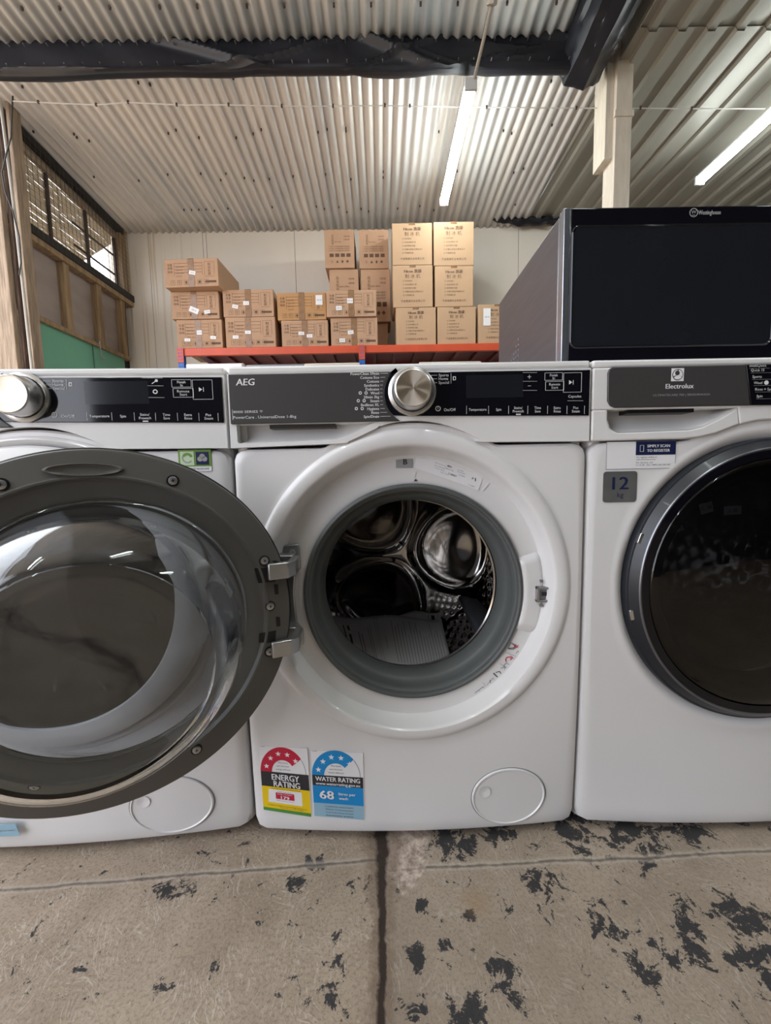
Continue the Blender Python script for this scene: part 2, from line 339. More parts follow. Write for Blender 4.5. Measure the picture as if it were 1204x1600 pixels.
def ribfn(x, t=.0):
    u = ((x-1.62) % .186); return 3.43-(.026*min(1, max(0, (.034-abs(u-.093))/.012)))
rm = MB(); xs = []
x = 1.62
while x < 6.5:
    for dx in (.0, .059, .071, .115, .127): xs.append(x+dx)
    x += .186
xs = sorted(xs)
for (ya, yb, dz) in ((2.15, YB+.02, 0), (-3.2, 2.17, .012)):
    vs = [(x, y, ribfn(x)+dz) for y in (ya, yb) for x in xs]; n = len(xs)
    rm.add(vs, [(i, i+1, n+i+1, n+i) for i in range(n-1)], 'rib')
struct(rm.build('ceiling', solid=.002, smooth=False))
struct(MB().box(XL-.4, 6.5, -3.3, YB+.1, 4.05, 4.10, 'dark').box(1.622, 1.632, -3.2, YB, 3.425, 4.05, 'rib').build('ceiling', smooth=False))  # unseen cover and strip, added to block sky light above the sheets
# back wall ---------------------------------------------------------
def wall_material():
    m = mat('cream_sandwich_panel', (.80, .74, .65), .45, nscale=1.5, col2=(.73, .68, .60), stretch=(1, 1, .3))
    t = m.node_tree; N = t.nodes; L = t.links; b = N['Principled BSDF']; src = b.inputs['Base Color'].links[0].from_socket
    tc = N.new('ShaderNodeTexCoord'); mp = N.new('ShaderNodeMapping'); mp.inputs['Scale'].default_value = (26, 1, .6); L.new(tc.outputs['Object'], mp.inputs[0])
    n = N.new('ShaderNodeTexNoise'); n.inputs['Scale'].default_value = 1; L.new(mp.outputs[0], n.inputs['Vector'])
    s = N.new('ShaderNodeSeparateXYZ'); L.new(tc.outputs['Object'], s.inputs[0])
    r = N.new('ShaderNodeMapRange'); r.inputs[1].default_value = -2.0; r.inputs[2].default_value = -2.9; L.new(s.outputs[0], r.inputs[0])
    rr = N.new('ShaderNodeValToRGB'); rr.color_ramp.elements[0].position = .56; rr.color_ramp.elements[1].position = .66; L.new(n.outputs['Fac'], rr.inputs[0])
    mu = N.new('ShaderNodeMath'); mu.operation = 'MULTIPLY'; L.new(r.outputs[0], mu.inputs[0]); L.new(rr.outputs[0], mu.inputs[1])
    mx = N.new('ShaderNodeMix'); mx.data_type = 'RGBA'; L.new(mu.outputs[0], mx.inputs[0]); L.new(src, mx.inputs[6]); mx.inputs[7].default_value = (.50, .40, .26, 1)
    L.new(mx.outputs[2], b.inputs['Base Color']); return m
M['bwall'] = wall_material()
bw = MB(); xe = [-3.1, -2.62, -2.01, -1.97, -0.98, .20, .98, 1.55, 2.7, 6.5]
for a, c in zip(xe, xe[1:]): bw.box(a+.002, c-.002, YB, YB+.06, 0, 3.47, 'bwall')
bw.box(-3.1, 6.5, YB+.004, YB+.07, 0, 3.46, 'rust')
struct(bw.build('wall_back', smooth=False, bevel=.002))
struct(MB().box(6.4, 6.5, -3.2, 4.3, 0, 3.6, 'darkwall').build('wall_right', smooth=False))
struct(MB().box(-2.3, 6.5, -3.3, -3.2, 0, 4.1, 'darkwall').build('wall_front_added', smooth=False))  # unseen dark wall, added to darken reflections and hold back front daylight
# left wall: boards, studs, rails ------------------------------------
lw = MB()
lw.box(XL-.10, XL-.06, 2.70, 4.0, 2.02, 2.64, 'pink')
lw.box(XL-.06, XL+.0, 2.82, 4.10, 1.98, 2.02, 'stud')          # rail over the green boards
lw.box(XL-.06, XL+.02, 2.70, 4.2, 2.60, 2.65, 'stud')
lw.box(XL-.08, XL+.03, 2.70, 4.2, 2.65, 2.72, 'dark')
for y in (3.17, 3.60, 3.98): lw.box(XL-.06, XL+.0, y, y+.075, 2.02, 2.60, 'stud')
lw.box(XL-.06, XL+.0, 2.80, 2.84, 0, 2.0, 'stud')
lw.box(XL-.06, XL+.02, 4.03, 4.12, 2.72, 3.42, 'stud')
lw.box(XL-.10, XL-.08, 4.0, 4.2, 0, 2.66, 'dark').box(XL-.05, XL-.01, 4.13, 4.19, 2.72, 3.4, 'wood').box(-3.6, P(40, 365, 2.82).x, 2.80, 2.82, 0, 3.5, 'wood2')
struct(lw.build('wall_left', smooth=False, bevel=.003))
gb = MB().box(XL-.05, XL-.03, 2.84, 3.53, 0, 1.98, 'mint').box(XL-.05, XL-.03, 3.535, 4.02, 0, 1.98, 'mint')
tag(gb.build('green_board', smooth=False), 'mint green board panelling on the left wall below the timber studs', 'board')
hk = MB().tube([(XL-.02, 3.56, 2.04), (XL+.012, 3.56, 2.03), (XL+.012, 3.57, 1.90), (XL+.02, 3.59, 1.875), (XL+.012, 3.63, 1.885)], .006, 'steel').tube([(XL-.02, 3.50, 1.99), (XL-.015, 3.50, 1.6)], .003, 'wire')
tag(hk.build('door_hook', ), 'long metal hook hanging over the mint green boards', 'hook')
# wire-meshed window -------------------------------------------------
wf = MB()
ztop = lambda y: roofz(y)-.03
wf.obox((XL-.02, 2.78, ztop(2.78)-.06), (.05, 0, 0), (0, 1.3, -1.3*.05), (0, 0, .06), 'dark')
wf.obox((XL-.06, 2.78, ztop(2.78)-.12), (.03, 0, 0), (0, 1.3, -1.3*.05), (0, 0, .07), 'wood')
for y in (3.11, 3.575, 4.0): wf.box(XL-.055, XL-.035, y, y+.028, 2.70, ztop(y)-.13, 'rust')
for z in (2.86, 3.06): wf.obox((XL-.06, 3.42, z), (.010, 0, 0), (0, .60, 0), (0, 0, .018), 'rust')
struct(wf.build('window_1', smooth=False))
rb = MB(); z = 2.70                   # reed screen, its far bottom corner cut away
while z < 3.46:
    yend = 4.03 if z > 3.20 else 3.50+(z-2.74)/.46*.53 if z > 2.74 else 3.45
    yend = min(yend, 4.03); pts = []; yy = 2.78
    while yy < yend: pts.append((XL-.085+.003*math.sin(yy*9+z*90), yy, z+.0016*math.sin(yy*13+z*331)+.0008*math.sin(yy*60+z*500))); yy += .03
    pts.append((XL-.085, yend, z)); rb.tube(pts, .0084, 'reed', n=5); z += .0165+random.uniform(-.0015, .0035)
for y in (2.9, 3.3, 3.7): rb.tube([(XL-.077, y, 2.70 if y < 3.5 else 2.97), (XL-.077, y, 3.36)], .002, 'rust', n=4)
tag(rb.build('reed_screen'), 'horizontal reed screen outside the wire mesh opening high on the left wall', 'screen')
wm = MB()
for i in range(27): y = 2.79+i*.05; wm.tube([(XL+.03, y, 2.66), (XL+.03, y, ztop(y))], .0018, 'galv', n=4)
for i in range(16): z = 2.70+i*.05; wm.tube([(XL+.027, 2.79, z), (XL+.027, 4.14, z if z < 3.35 else 3.35)], .0012, 'galv', n=4)
tag(wm.build('wire_mesh'), 'square wire mesh stretched over the high opening in the left wall', 'wire mesh')
# posts on the left ---------------------------------------------------
def post(name, px0, px1, y, dy, k, label, cat, pyref=365, z1=3.5):
    x0 = P(px0, pyref, y).x; x1 = P(px1, pyref, y+dy).x
    return tag(MB().box(x0, x1, y, y+dy, 0, z1, k).build(name, bevel=.004), label, cat)
post('timber_post', -40, 15, 2.62, .05, 'wood', 'pale weathered timber post at the far left edge', 'post', z1=3.48)
post('timber_post', 15.5, 33, 2.68, .08, 'wood2', 'dark rough sawn timber plank between two paler posts', 'post', z1=3.48)
post('timber_post', 33.5, 44, 2.66, .10, 'wood', 'light timber post beside the wire mesh opening with a white pipe', 'post', z1=3.48)
xx = P(32, 365, 2.62).x
tag(MB().tube([(xx-.035, 2.6, 3.45), (xx-.01, 2.6, 2.6), (xx, 2.62, 0)], .010, 'pvc').build('conduit_pipe'), 'thin white pipe running down the left timber posts', 'pipe')
pts = [P(*q, 2.58) for q in ((20, 150), (17, 215), (10, 240), (3, 270), (8, 300), (20, 330), (30, 370), (33, 410), (30, 430))]
tag(MB().tube(pts, .005, 'wire').build('electric_cable'), 'loose black cable hanging on the left timber posts', 'cable')
# cream post and tarpaulin-wrapped beam ---------------------------------
pm = empty('steel_post', (1.5, 2.35, 0), 'cream painted post standing behind the microwave, up to the roof', 'post')
a = F(955, 320, 2.35); c = F(970, 320, 2.35)
MB().box(a[0]+.01, c[0]+.055, 2.35, 2.50, 0, 3.55, 'whitewood').build('post_shaft', pm, bevel=.003, shift=(-1.5, -2.35, 0))
MB().box(a[0]-.045, a[0]+.012, 2.38, 2.54, F(940, 248, 2.38)[1], 3.5, 'whitewood').build('cover_board', pm, bevel=.003, shift=(-1.5, -2.35, 0))
MB().box(a[0], c[0]+.062, 2.34, 2.36, F(955, 183, 2.35)[1], F(955, 173, 2.35)[1], 'whitewood').build('clamp', pm, shift=(-1.5, -2.35, 0))
def wr(x, z, s):   # cloth wrinkles
    return .004*math.sin(x*5+2*math.sin(z*9+x*2))+.003*math.sin(x*11+z*20)+.022*max(0, math.sin(x*2.1+z*13+math.sin(x*.9)*4))**14+.018*max(0, math.sin(x*4.3-z*29+math.sin(x*1.7)*3))**16+.010*max(0, math.sin(x*9.1+z*41+math.sin(x*2.7)*3))**12*max(0, math.sin(x*1.3))
def tarpfn(x0, x1, zt, zb, y):
    prof = [(.0, 0), (0, .02), (0, .2), (0, .35), (0, .5), (0, .65), (0, .8), (-.004, .9), (.0, .97), (.012, 1.0), (.045, 1.0), (.065, .97)]
    def fn(u, v):
        x = x0+(x1-x0)*u; t = v*(len(prof)-1); i = min(int(t), len(prof)-2); f = t-i
        dy = prof[i][0]*(1-f)+prof[i+1][0]*f; s = prof[i][1]*(1-f)+prof[i+1][1]*f
        sag = .006*math.sin(x*2.2)+.004*math.sin(x*5.1+1); z = zt+(zb-sag-zt)*s
        return (x, y+dy-wr(x, z*1.0, 0)*(1.3 if .05 < s < .98 else .4), z)
    return fn
tb = MB().grid(tarpfn(XL-.1, 1.36, 3.585, 3.345, 2.30), 420, 33, 'tarp')
for i in range(34):
    for zz in (3.495, 3.375): x = -2.8+i*.122+random.uniform(-.02, .02); y = 2.30-.03; tb.box(x-.003, x+.003, y, y+.02, zz, zz+.006, 'steel')
tag(tb.build('tarpaulin'), 'long black tarpaulin wrapped around the roof beam across the room', 'tarpaulin')
tb = MB().box(XL-.1, 1.36, 2.322, 2.36, 3.36, 3.50, 'dark'); struct(tb.build('beam', smooth=False))['label'] = 'roof beam inside the black tarpaulin'
def sidefn(u, v):
    y = 2.42-(2.42-.2)*u; x = 1.24+.10*abs(math.sin(v*PI))**.6*0+[0, .0, .07, .20, .28, .28][min(5, int(v*5))]+0; t = v*5; i = min(4, int(t)); f = t-i
    X = [1.22, 1.225, 1.27, 1.40, 1.53, 1.54]; Z = [3.56, 3.44, 3.33, 3.30, 3.40, 3.58]
    return (X[i]*(1-f)+X[i+1]*f+wr(y*1.3, v, 0)*.9, y, Z[i]*(1-f)+Z[i+1]*f-wr(y, v*.3, 0)*1.5+.07*(2.3-y)*1.0)
tag(MB().grid(sidefn, 160, 25, 'tarp').build('tarpaulin', solid=.002), 'black tarpaulin sleeve running towards the viewer beside the cream post', 'tarpaulin')
def flapfn(u, v):
    x = 1.10+.85*u; return (x, 4.10-wr(x*3, v, 0)-.05*math.sin(v*3), 3.46-.11*v*min(1, .25+u*1.6)-.01*math.sin(x*30)*v)
tag(MB().grid(flapfn, 60, 8, 'tarp').build('tarpaulin', solid=.003), 'torn black tarpaulin flap under the roof edge above the right boxes', 'tarpaulin')
# wire across the ceiling ------------------------------------------------
pts = [P(px, py, 2.50) for px, py in ((20, 158), (60, 160), (150, 164), (200, 160), (276, 164), (357, 164), (440, 166), (520, 166), (601, 165), (640, 166), (760, 168), (900, 169), (1000, 169), (1080, 170), (1204, 170), (1400, 172))]
cb = MB().tube(pts, .0035, 'wirew', n=5)
for p in pts[1:-1]: cb.box(p.x-.006, p.x+.006, p.y-.006, p.y+.006, p.z-.006, p.z+.012, 'rust')
tag(cb.build('ceiling_cable'), 'thin white cable clipped across the corrugated ceiling', 'cable')
# fluorescent lamps --------------------------------------------------------
def lamp(x, y0, y1, z, label, rod=None):
    r = empty('fluorescent_lamp', (x, (y0+y1)/2, z), label, 'lamp', None)
    h = (y1-y0)/2
    MB().box(-.03, .03, -h, h, .015, .04, 'lampbody').box(-.04, .04, -h-.02, -h, -.04, .035, 'lampbody').box(-.04, .04, h, h+.02, -.04, .035, 'lampbody').build('housing', r, bevel=.004)
    MB().grid(lambda u, v: (.038*math.cos(-PI*(1.5*u-.25)), -h+2*h*v, -.002-.036*math.sin(PI*(1.5*u-.25))), 12, 2, 'tube').build('diffuser', r, 'bright lit white tube cover')
    return r
l1 = lamp(.578, 2.22, 3.36, 3.17, 'fluorescent tube lamp hanging near the middle of the corrugated ceiling')
a = Vector((.60, 2.22, 3.20)); b_ = P(768, 8, 1.75)
rod = MB().tube([a, a+(b_-a)*.5, b_], .010, 'pvc').tube([b_, b_+Vector((.0, -.02, .03)), (b_.x, b_.y-.03, 3.56)], .028, 'pvc').build('cable_conduit', l1, 'cream conduit rising to the roof')
rod.parent = None; rod.data.transform(Matrix.Translation(-l1.location)); rod.parent = l1
lamp(2.79, 1.95, 3.13, 3.17, 'fluorescent tube lamp near the right edge of the ceiling')
lamp(.58, -1.3, -.1, 3.25, 'added fluorescent tube lamp overhead, unseen behind the viewer')  # this and the next two: unseen lamps added to brighten ceiling and boxes
lamp(2.79, -1.3, -.1, 3.2, 'added fluorescent tube lamp overhead to the right, unseen behind the viewer')
lamp(-1.5, -2.4, -1.2, 3.3, 'added fluorescent tube lamp overhead to the left, unseen behind the viewer')

# ================================================================== RACK AND BOXES
RZ = 1.897
rk = empty('storage_rack', (-.4, 3.38, 0), 'orange and blue storage rack against the back wall, holding the boxes', 'rack')
sh = (.4, -3.38, 0)
MB().box(-1.93, 2.3, 3.37, 3.41, RZ-.075, RZ-.005, 'orange').build('front_beam', rk, bevel=.004, shift=sh)
MB().box(-1.93, 2.3, 4.04, 4.08, RZ-.075, RZ-.005, 'orange').build('rear_beam', rk, bevel=.004, shift=sh)
dk = MB().box(-1.9, 2.3, 3.41, 4.04, RZ-.012, RZ-.004, 'deck')
x = -1.8
while x < 2.3: dk.box(x, x+.03, 3.41, 4.04, RZ-.045, RZ-.012, 'deck'); x += .21
dk.build('shelf_deck', rk, 'dark red shelf deck', shift=sh, smooth=False)
for x in (-1.975, -.245, 1.5):
    for y in (3.36, 4.05):
        u = MB().box(x, x+.055, y, y+.05, 0, RZ-.01 if y < 4 else RZ-.02, 'rackblue')
        if y < 4:
            for i in range(30):
                z = RZ-.03-i*.035
                for dx in (.012, .035): u.box(x+dx, x+dx+.009, y-.001, y, z-.012, z, 'char')
            u.box(x-.002, x+.057, y-.006, y, RZ-.14, RZ-.005, 'orange')
            for i in range(4):
                for dx in (.012, .035): u.box(x+dx, x+dx+.009, y-.008, y-.006, RZ-.03-i*.03, RZ-.018-i*.03, 'rackblue')
        u.build('upright', rk, shift=sh, smooth=False)

TOPS = {}
def carton(px, kind, label, y=3.4, depth=.5, tape=(), stickers=(), rz=0, base=None, mk='card', on=None, top=None):
    """px: left, top, right, bottom of the front face in the photograph"""
    x0, z1 = F(px[0], px[1], y); x1, z0 = F(px[2], px[3], y)
    if on is not None: base = TOPS[on]
    if base is not None: z0 = base
    if top: z1 = top
    TOPS[len(TOPS)] = z1+.002
    wd = x1-x0; h = z1-z0
    r = empty('cardboard_box', ((x0+x1)/2, y, z0), label, 'box', None, rz)
    hw = wd/2
    MB().box(-hw, hw, 0, depth, .001, h, mk).build('carton', r, bevel=.004)
    p = MB(); k = 'cardink'; Y = -.0008
    if kind == 'wide':
        c0 = hw*.72
        p.text('毛重', -hw*.78, h*.80, h*.07, Y, k, 'c').text('净重', -hw*.78, h*.68, h*.07, Y, k, 'c').text('规格', -hw*.78, h*.55, h*.07, Y, k, 'c')
        for i in range(4):
            z = h*(.85-.11*i); p.line((-hw*.62, z), (hw*.42, z), .003, Y, k)
            p.text(random.choice(('KG 14.5', 'SIZE 560', 'MODEL', '220V 50Hz')), -hw*.55, z-.025*h/.2, h*.045, Y, k)
        for sx in (-.62, .42, .5, .86): p.line((hw*sx, h*.42), (hw*sx, h*.88), .002, Y, k)
        p.line((hw*.5, h*.88), (hw*.86, h*.88), .002, Y, k); p.line((hw*.5, h*.36), (hw*.86, h*.36), .002, Y, k)
        for i in range(4): p.text('制冰机器'[i], hw*.68, h*(.78-.11*i), h*.08, Y, k, 'c')
        for i in range(6):
            x = -hw*.70+i*hw*.25; z = h*.17; s = h*.075
            for q in (((x-s, z-s), (x+s, z-s)), ((x-s, z+s), (x+s, z+s)), ((x-s, z-s), (x-s, z+s)), ((x+s, z-s), (x+s, z+s))): p.line(*q, .0022, Y, k)
            p.text('↑☂♦▲■◆'[i], x, z, s*1.1, Y, k, 'c')
        p.rect(hw*.58, hw*.92, h*.13, h*.21, Y, k, .0004)
    elif kind == 'tall':
        for i in range(4): p.text('品名型号'[i], -hw*.45, h*(.84-.07*i), h*.045, Y, k, 'c')
        p.text('220V-50Hz', -hw*.35, h*.68, h*.03, Y, k)
        for i in range(2): p.text('毛重净重', hw*.30, h*(.82-.08*i), h*.03, Y, k, 'l', width=wd*.2)
        for i in range(3): p.text('广东省中山市电器有限公司制造厂', -hw*.75, h*(.56-.055*i), h*.028, Y, k, width=wd*.74)
        for i in range(4): p.rect(-hw*.68+i*hw*.38, -hw*.68+i*hw*.38+hw*.28, h*.29, h*.38, Y, k, .0004)
        for i in range(4): p.text('☂▲♦◆'[i], -hw*.5+i*hw*.34, h*.17, h*.06, Y, k, 'c')
    else:
        p.text('Hicon 惠康', 0, h*.86, h*.065, Y, k, 'c', bold=.003).text('制 冰 机', 0, h*.74, h*.075, Y, k, 'c')
        for i, t in enumerate(('冰块成形', '全自动制冰 快', '定时预约功能', '内置过滤省水静音设计', '不锈钢机身')): p.text('□ '+t, -hw*.5, h*(.63-.085*i), h*.032, Y, k)
        p.text('宁波惠康实业有限公司', 0, h*.15, h*.042, Y, k, 'c')
    if p.v: p.build('box_print', r, smooth=False)
    if kind in ('wide',):
        tx = tape[0] if tape else 0
        t = MB().box(tx-.028, tx+.028, -.002, 0, .0, h*.98, 'tape')
        t.box(tx-.028, tx+.028, -.002, depth, h, h+.0015, 'tape'); t.build('packing_tape', r, smooth=False)
    for (sx, sz, sw, shh, rot) in stickers:
        cx, cz = (sx*hw, sz*h); c, s_ = math.cos(rot), math.sin(rot)
        q = [(cx+(a*sw*c-b*shh*s_), cz+(a*sw*s_+b*shh*c)) for a, b in ((-.5, -.5), (.5, -.5), (.5, .5), (-.5, .5))]
        l = MB().prism(q, -.004, -.003, 'label'); l.text('C01-8', cx, cz, min(shh*.28, .012), -.0042, 'blackink', 'c', rot); l.build('shipping_label', r, smooth=False)
    if kind == 'ice':
        t = MB().box(-.03, .03, -.001, depth*.3, h, h+.001, 'tape').box(-.03, .03, -.0012, 0, h*.95, h, 'tape'); t.build('packing_tape', r, smooth=False)
    return r
T = .055
carton((275, 500, 348, 541), 'wide', 'wide cardboard box at the bottom of the leftmost stack on the rack', stickers=((.0, .55, .05, .04, 0), (-.55, .3, .055, .028, 0), (.6, .37, .055, .028, -.05)), base=RZ, tape=(-.01,))
carton((266, 456, 343, 499.5), 'wide', 'wide cardboard box in the middle of the leftmost stack on the rack', y=3.39, stickers=((-.05, .32, .09, .05, -.4), (.5, .25, .055, .032, .15)), tape=(-.01,), on=0)
t = carton((254, 405, 343, 455), 'wide', 'wide cardboard box jutting forward on top of the leftmost stack', y=3.30, stickers=((.05, .5, .06, .034, -.2),), rz=-.05, tape=(.0,), on=1)
carton((351, 496, 431, 541), 'wide', 'lower wide cardboard box of the second stack from the left', stickers=((-.1, .5, .055, .03, 0), (-.6, .35, .055, .03, 0)), base=RZ, tape=(-.02,))
carton((347, 453, 428, 495.5), 'wide', 'upper wide cardboard box of the second stack from the left', stickers=((-.08, .5, .055, .035, 0), (-.52, .38, .055, .032, -.2)), tape=(.0,), on=3)
carton((439, 501, 513, 541), 'wide', 'lower wide cardboard box of the third stack, below the orange-brown one', stickers=((-.15, .5, .055, .03, 0), (.2, .4, .055, .03, 0)), base=RZ, tape=(.0,))
carton((432, 458, 510, 500.5), 'wide', 'orange-brown wide cardboard box with a large white paper label, on the third stack', stickers=((.72, .72, .065, .09, 0),), tape=(.0,), mk='card3', on=5)
carton((516, 497, 590, 541), 'wide', 'lower wide cardboard box of the fourth stack, beside a gap', stickers=((-.15, .48, .055, .035, .1), (-.52, .2, .055, .035, 0)), base=RZ, depth=.24, tape=(.0,))
carton((509, 454, 588, 496.5), 'wide', 'dented upper wide cardboard box of the fourth stack, in front of taller boxes', y=3.38, stickers=((-.05, .6, .055, .045, 0), (-.5, .33, .055, .038, 0)), depth=.24, tape=(.0,), on=7)
carton((514, 421, 561, 480), 'tall', 'dark upright cardboard box half hidden behind the fourth stack, left of its twin', y=3.66, depth=.35, base=2.20)
carton((563, 421, 610, 484), 'tall', 'dark upright cardboard box behind the fourth stack, next to the tall yellowish boxes', y=3.64, depth=.35, base=2.20)
carton((506, 359, 554, 421), 'tall', 'upright cardboard box on top at the left of the rear pair', y=3.64, depth=.35, on=9)
carton((560, 359, 607, 420.5), 'tall', 'upright cardboard box on top of the rear pair, nearest the tall yellowish boxes', y=3.63, depth=.35, on=10)
x0, z1 = F(513, 484, 3.72); x1, _ = F(610, 484, 3.72)
bx = carton((521, 489, 606, 541), 'none', 'plain dark cardboard box in the gap under the rear upright boxes', y=3.67, depth=.3, base=RZ, top=2.197); 
for q in list(bx.children):
    if q.name.startswith(('box_print', 'packing')): bpy.data.objects.remove(q)
i0 = len(TOPS)
ice = [((618, 481, 681, 541), 'bottom left of the six yellowish ice maker boxes', RZ), ((683, 480, 743, 541), 'bottom right of the six yellowish ice maker boxes', RZ),
 ((613, 415, 676, 480.5), 'middle left of the six yellowish ice maker boxes', None), ((679, 416, 739, 479.5), 'middle right of the six yellowish ice maker boxes', None),
 ((612, 349, 675, 414.5), 'top left of the six yellowish ice maker boxes', None), ((677, 347, 740, 415.5), 'top right of the six yellowish ice maker boxes', None)]
for i, (px, l, b0) in enumerate(ice): r = carton(px, 'ice', l, depth=.36, base=b0, mk='card2', on=None if i < 2 else i0+i-2); r['group'] = 'stacked ice maker boxes'
r = carton((747, 476, 806, 541), 'ice', 'yellowish box with a tall paper label, standing by the microwave', depth=.36, base=RZ, stickers=((-.55, .68, .07, .16, 0),), mk='card2')
# tall appliances just below the rack shelf
def cabinet(px0, px1, pyt, y, label, style):
    x0, z1 = F(px0, pyt, y); x1, _ = F(px1, pyt, y); r = empty('refrigerator', ((x0+x1)/2, y, 0), label, 'refrigerator', 'tall appliances in front of the rack')
    hw = (x1-x0)/2
    body = {'white': 'white', 'grey': 'appl', 'glass': 'beige'}[style]
    MB().box(-hw, hw, .03, .40, .02, z1, body).build('body', r, bevel=.006)
    d = MB().box(-hw, hw, 0, .028, .06, z1-.01, body); d.build('door', r, bevel=.006)
    if style == 'glass':
        MB().box(-hw+.03, hw-.03, -.003, 0, .1, z1-.03, 'display').text('2.44', -hw*.1, z1-.055, .03, -.004, 'ink', 'c').build('glass_pane', r)
    else:
        MB().box(hw-.07, hw-.04, -.03, -.01, z1-.5, z1-.05, 'blackpl').box(hw-.07, hw-.04, -.01, 0, z1-.08, z1-.05, 'blackpl').box(hw-.07, hw-.04, -.01, 0, z1-.5, z1-.47, 'blackpl').build('handle', r, bevel=.004)
    MB().box(-hw+.03, hw-.03, .06, .38, 0, .02, 'blackpl').build('plinth', r)
cabinet(290, 378, 567, 2.6, 'white refrigerator top showing behind the left washing machine', 'white')
cabinet(384, 480, 568, 2.6, 'grey refrigerator top behind the control panel of the middle machine', 'grey')
cabinet(475, 561, 566, 2.4, 'cream framed glass door refrigerator left of the blue rack upright', 'glass')
cabinet(655, 752, 564, 2.5, 'cream framed glass door refrigerator behind the knob of the middle machine', 'glass')

# ================================================================== WASHING MACHINES
W = .2985
def bow(q):          # the front bulges a little towards its foot
    x, y, z = q; k = max(0, min(1, (.55-z)/.5)); return (x, y+.016*k*(x/W)**2*k-.004*k, z)
CZ = .470
def ray_rect(a, cz, hx, z0, z1, rc):
    lo, hi = 0.0, 1.2; mx_, mz = 0.0, (z0+z1)/2; hz = (z1-z0)/2
    for _ in range(40):
        r = (lo+hi)/2; x = abs(r*math.cos(a)); z = abs(cz+r*math.sin(a)-mz)
        dx, dz = max(x-(hx-rc), 0), max(z-(hz-rc), 0)
        ins = x <= hx and z <= hz and math.hypot(dx, dz) <= rc or (x <= hx-rc and z <= hz) or (z <= hz-rc and x <= hx)
        lo, hi = (r, hi) if ins else (lo, r)
    return lo
def front_plate(prof, parent, n=240, cz=CZ, cx=0.0, dz=0.0, name='front_panel', mk='white'):
    m = MB(); vs = []; fs = []; loops = []
    cl = lambda q: max(0, min(1, q))
    for r, y in prof:
        ft = cl((.24-r)/.04); fb = max(ft, .5*cl((.260-r)/.015))
        loops.append([(r*math.cos(2*PI*i/n)+(.004*ft if dz else 0), y, cz+dz*(ft+(fb-ft)*max(0, -math.sin(2*PI*i/n)))+r*math.sin(2*PI*i/n)) for i in range(n)])
    rmin = prof[-1][0]+.006; loops_mid = []
    for f in (.1, .2, .3, .4, .5, .6, .7, .8, .9):
        lp = []
        for i in range(n):
            a = 2*PI*i/n; r = max(ray_rect(a, cz, W-.010, .024, .7115, .02), rmin)
            r = prof[-1][0]*(1-f)+r*f; lp.append((r*math.cos(a), 0.0, cz+r*math.sin(a)))
        loops.append(lp)
    for inset, y in ((.010, 0.0), (.003, .003), (0, .010), (0, .03)):
        lp = []
        for i in range(n):
            a = 2*PI*i/n; r = max(ray_rect(a, cz, W-inset, .014+inset, .7175-inset*.6, .02), rmin+(.010-inset)*.5)
            lp.append((r*math.cos(a), y, cz+r*math.sin(a)))
        loops.append(lp)
    if cx:
        loops = [[(x+cx*max(0, min(1, 1-(math.hypot(x, z-cz)-prof[-1][0])/.012)), y, z) for x, y, z in lp] for lp in loops]
    for lp in loops: vs += lp
    for j in range(len(loops)-1):
        for i in range(n): i2 = (i+1) % n; fs.append((j*n+i, (j+1)*n+i, (j+1)*n+i2, j*n+i2)[::-1])
    m.add(vs, fs, mk); return m.build(name, parent, warp=bow)
def body(parent, n=8, top=.838):
    rc = .022; arc = [(W-rc+rc*math.sin(PI/2*i/n), .010+rc-rc*math.cos(PI/2*i/n)) for i in range(n+1)]
    o = [(x, y) for x, y in arc]+[(W, .58)]; full = [(-x, y) for x, y in reversed(o)]; t = .012
    outer = [(-x, y) for x, y in arc[::-1]][::-1]
    ring = [(W-rc, .010)]+arc[1:]+[(W, .60), (-W, .60)]+[(-x, y) for x, y in arc[::-1]]
    inner = [(-W+t+.01, .022), (-W+t, .04), (-W+t, .588), (W-t, .588), (W-t, .04), (W-rc, .022)]
    pts = ring+inner; m = MB(); n_ = len(pts)
    vs = [(x, y, z) for z in (.016, top) for x, y in pts]
    m.add(vs, [(i, (i+1) % n_, n_+(i+1) % n_, n_+i) for i in range(n_)]+[tuple(range(n_))[::-1], tuple(n_+i for i in range(n_))], 'white')
    m.build('cabinet', parent, warp=lambda q: bow(q) if q[1] < .05 else q)
    MB().box(-W+.02, W-.02, .03, .585, .016, .022, 'steel').build('base_plate', parent)
    for sx in (-1, 1):
        for y in (.08, .53): MB().tube([(sx*.25, y, 0), (sx*.25, y, .018)], .02, 'blackpl', n=16).build('foot', parent)
    MB().box(-W, W, -.003, .60, .839, .851, 'whitep').build('top_cover', parent, bevel=.004, seg=3)
SEAM = [(-W, .7185), (-.1209, .7227), (-.1026, .7261), (-.0701, .7403), (-.0431, .7520), (-.0131, .7572), (.0211, .7576), (.0531, .7518), (.0852, .7406), (.1121, .7264), (.1229, .7208), (W, .7190)]
def seamc():         # smooth seam
    out = []
    for i in range(len(SEAM)-1):
        p0, p1, p2, p3 = SEAM[max(i-1, 0)], SEAM[i], SEAM[i+1], SEAM[min(i+2, len(SEAM)-1)]
        for k in range(5 if 0 < i < len(SEAM)-2 else 1):
            t = k/5; out.append(tuple(.5*((2*p1[d])+(p2[d]-p0[d])*t+(2*p0[d]-5*p1[d]+4*p2[d]-p3[d])*t*t+(3*p1[d]-p0[d]-3*p2[d]+p3[d])*t**3) for d in (0, 1)))
    out.append(SEAM[-1]); return out
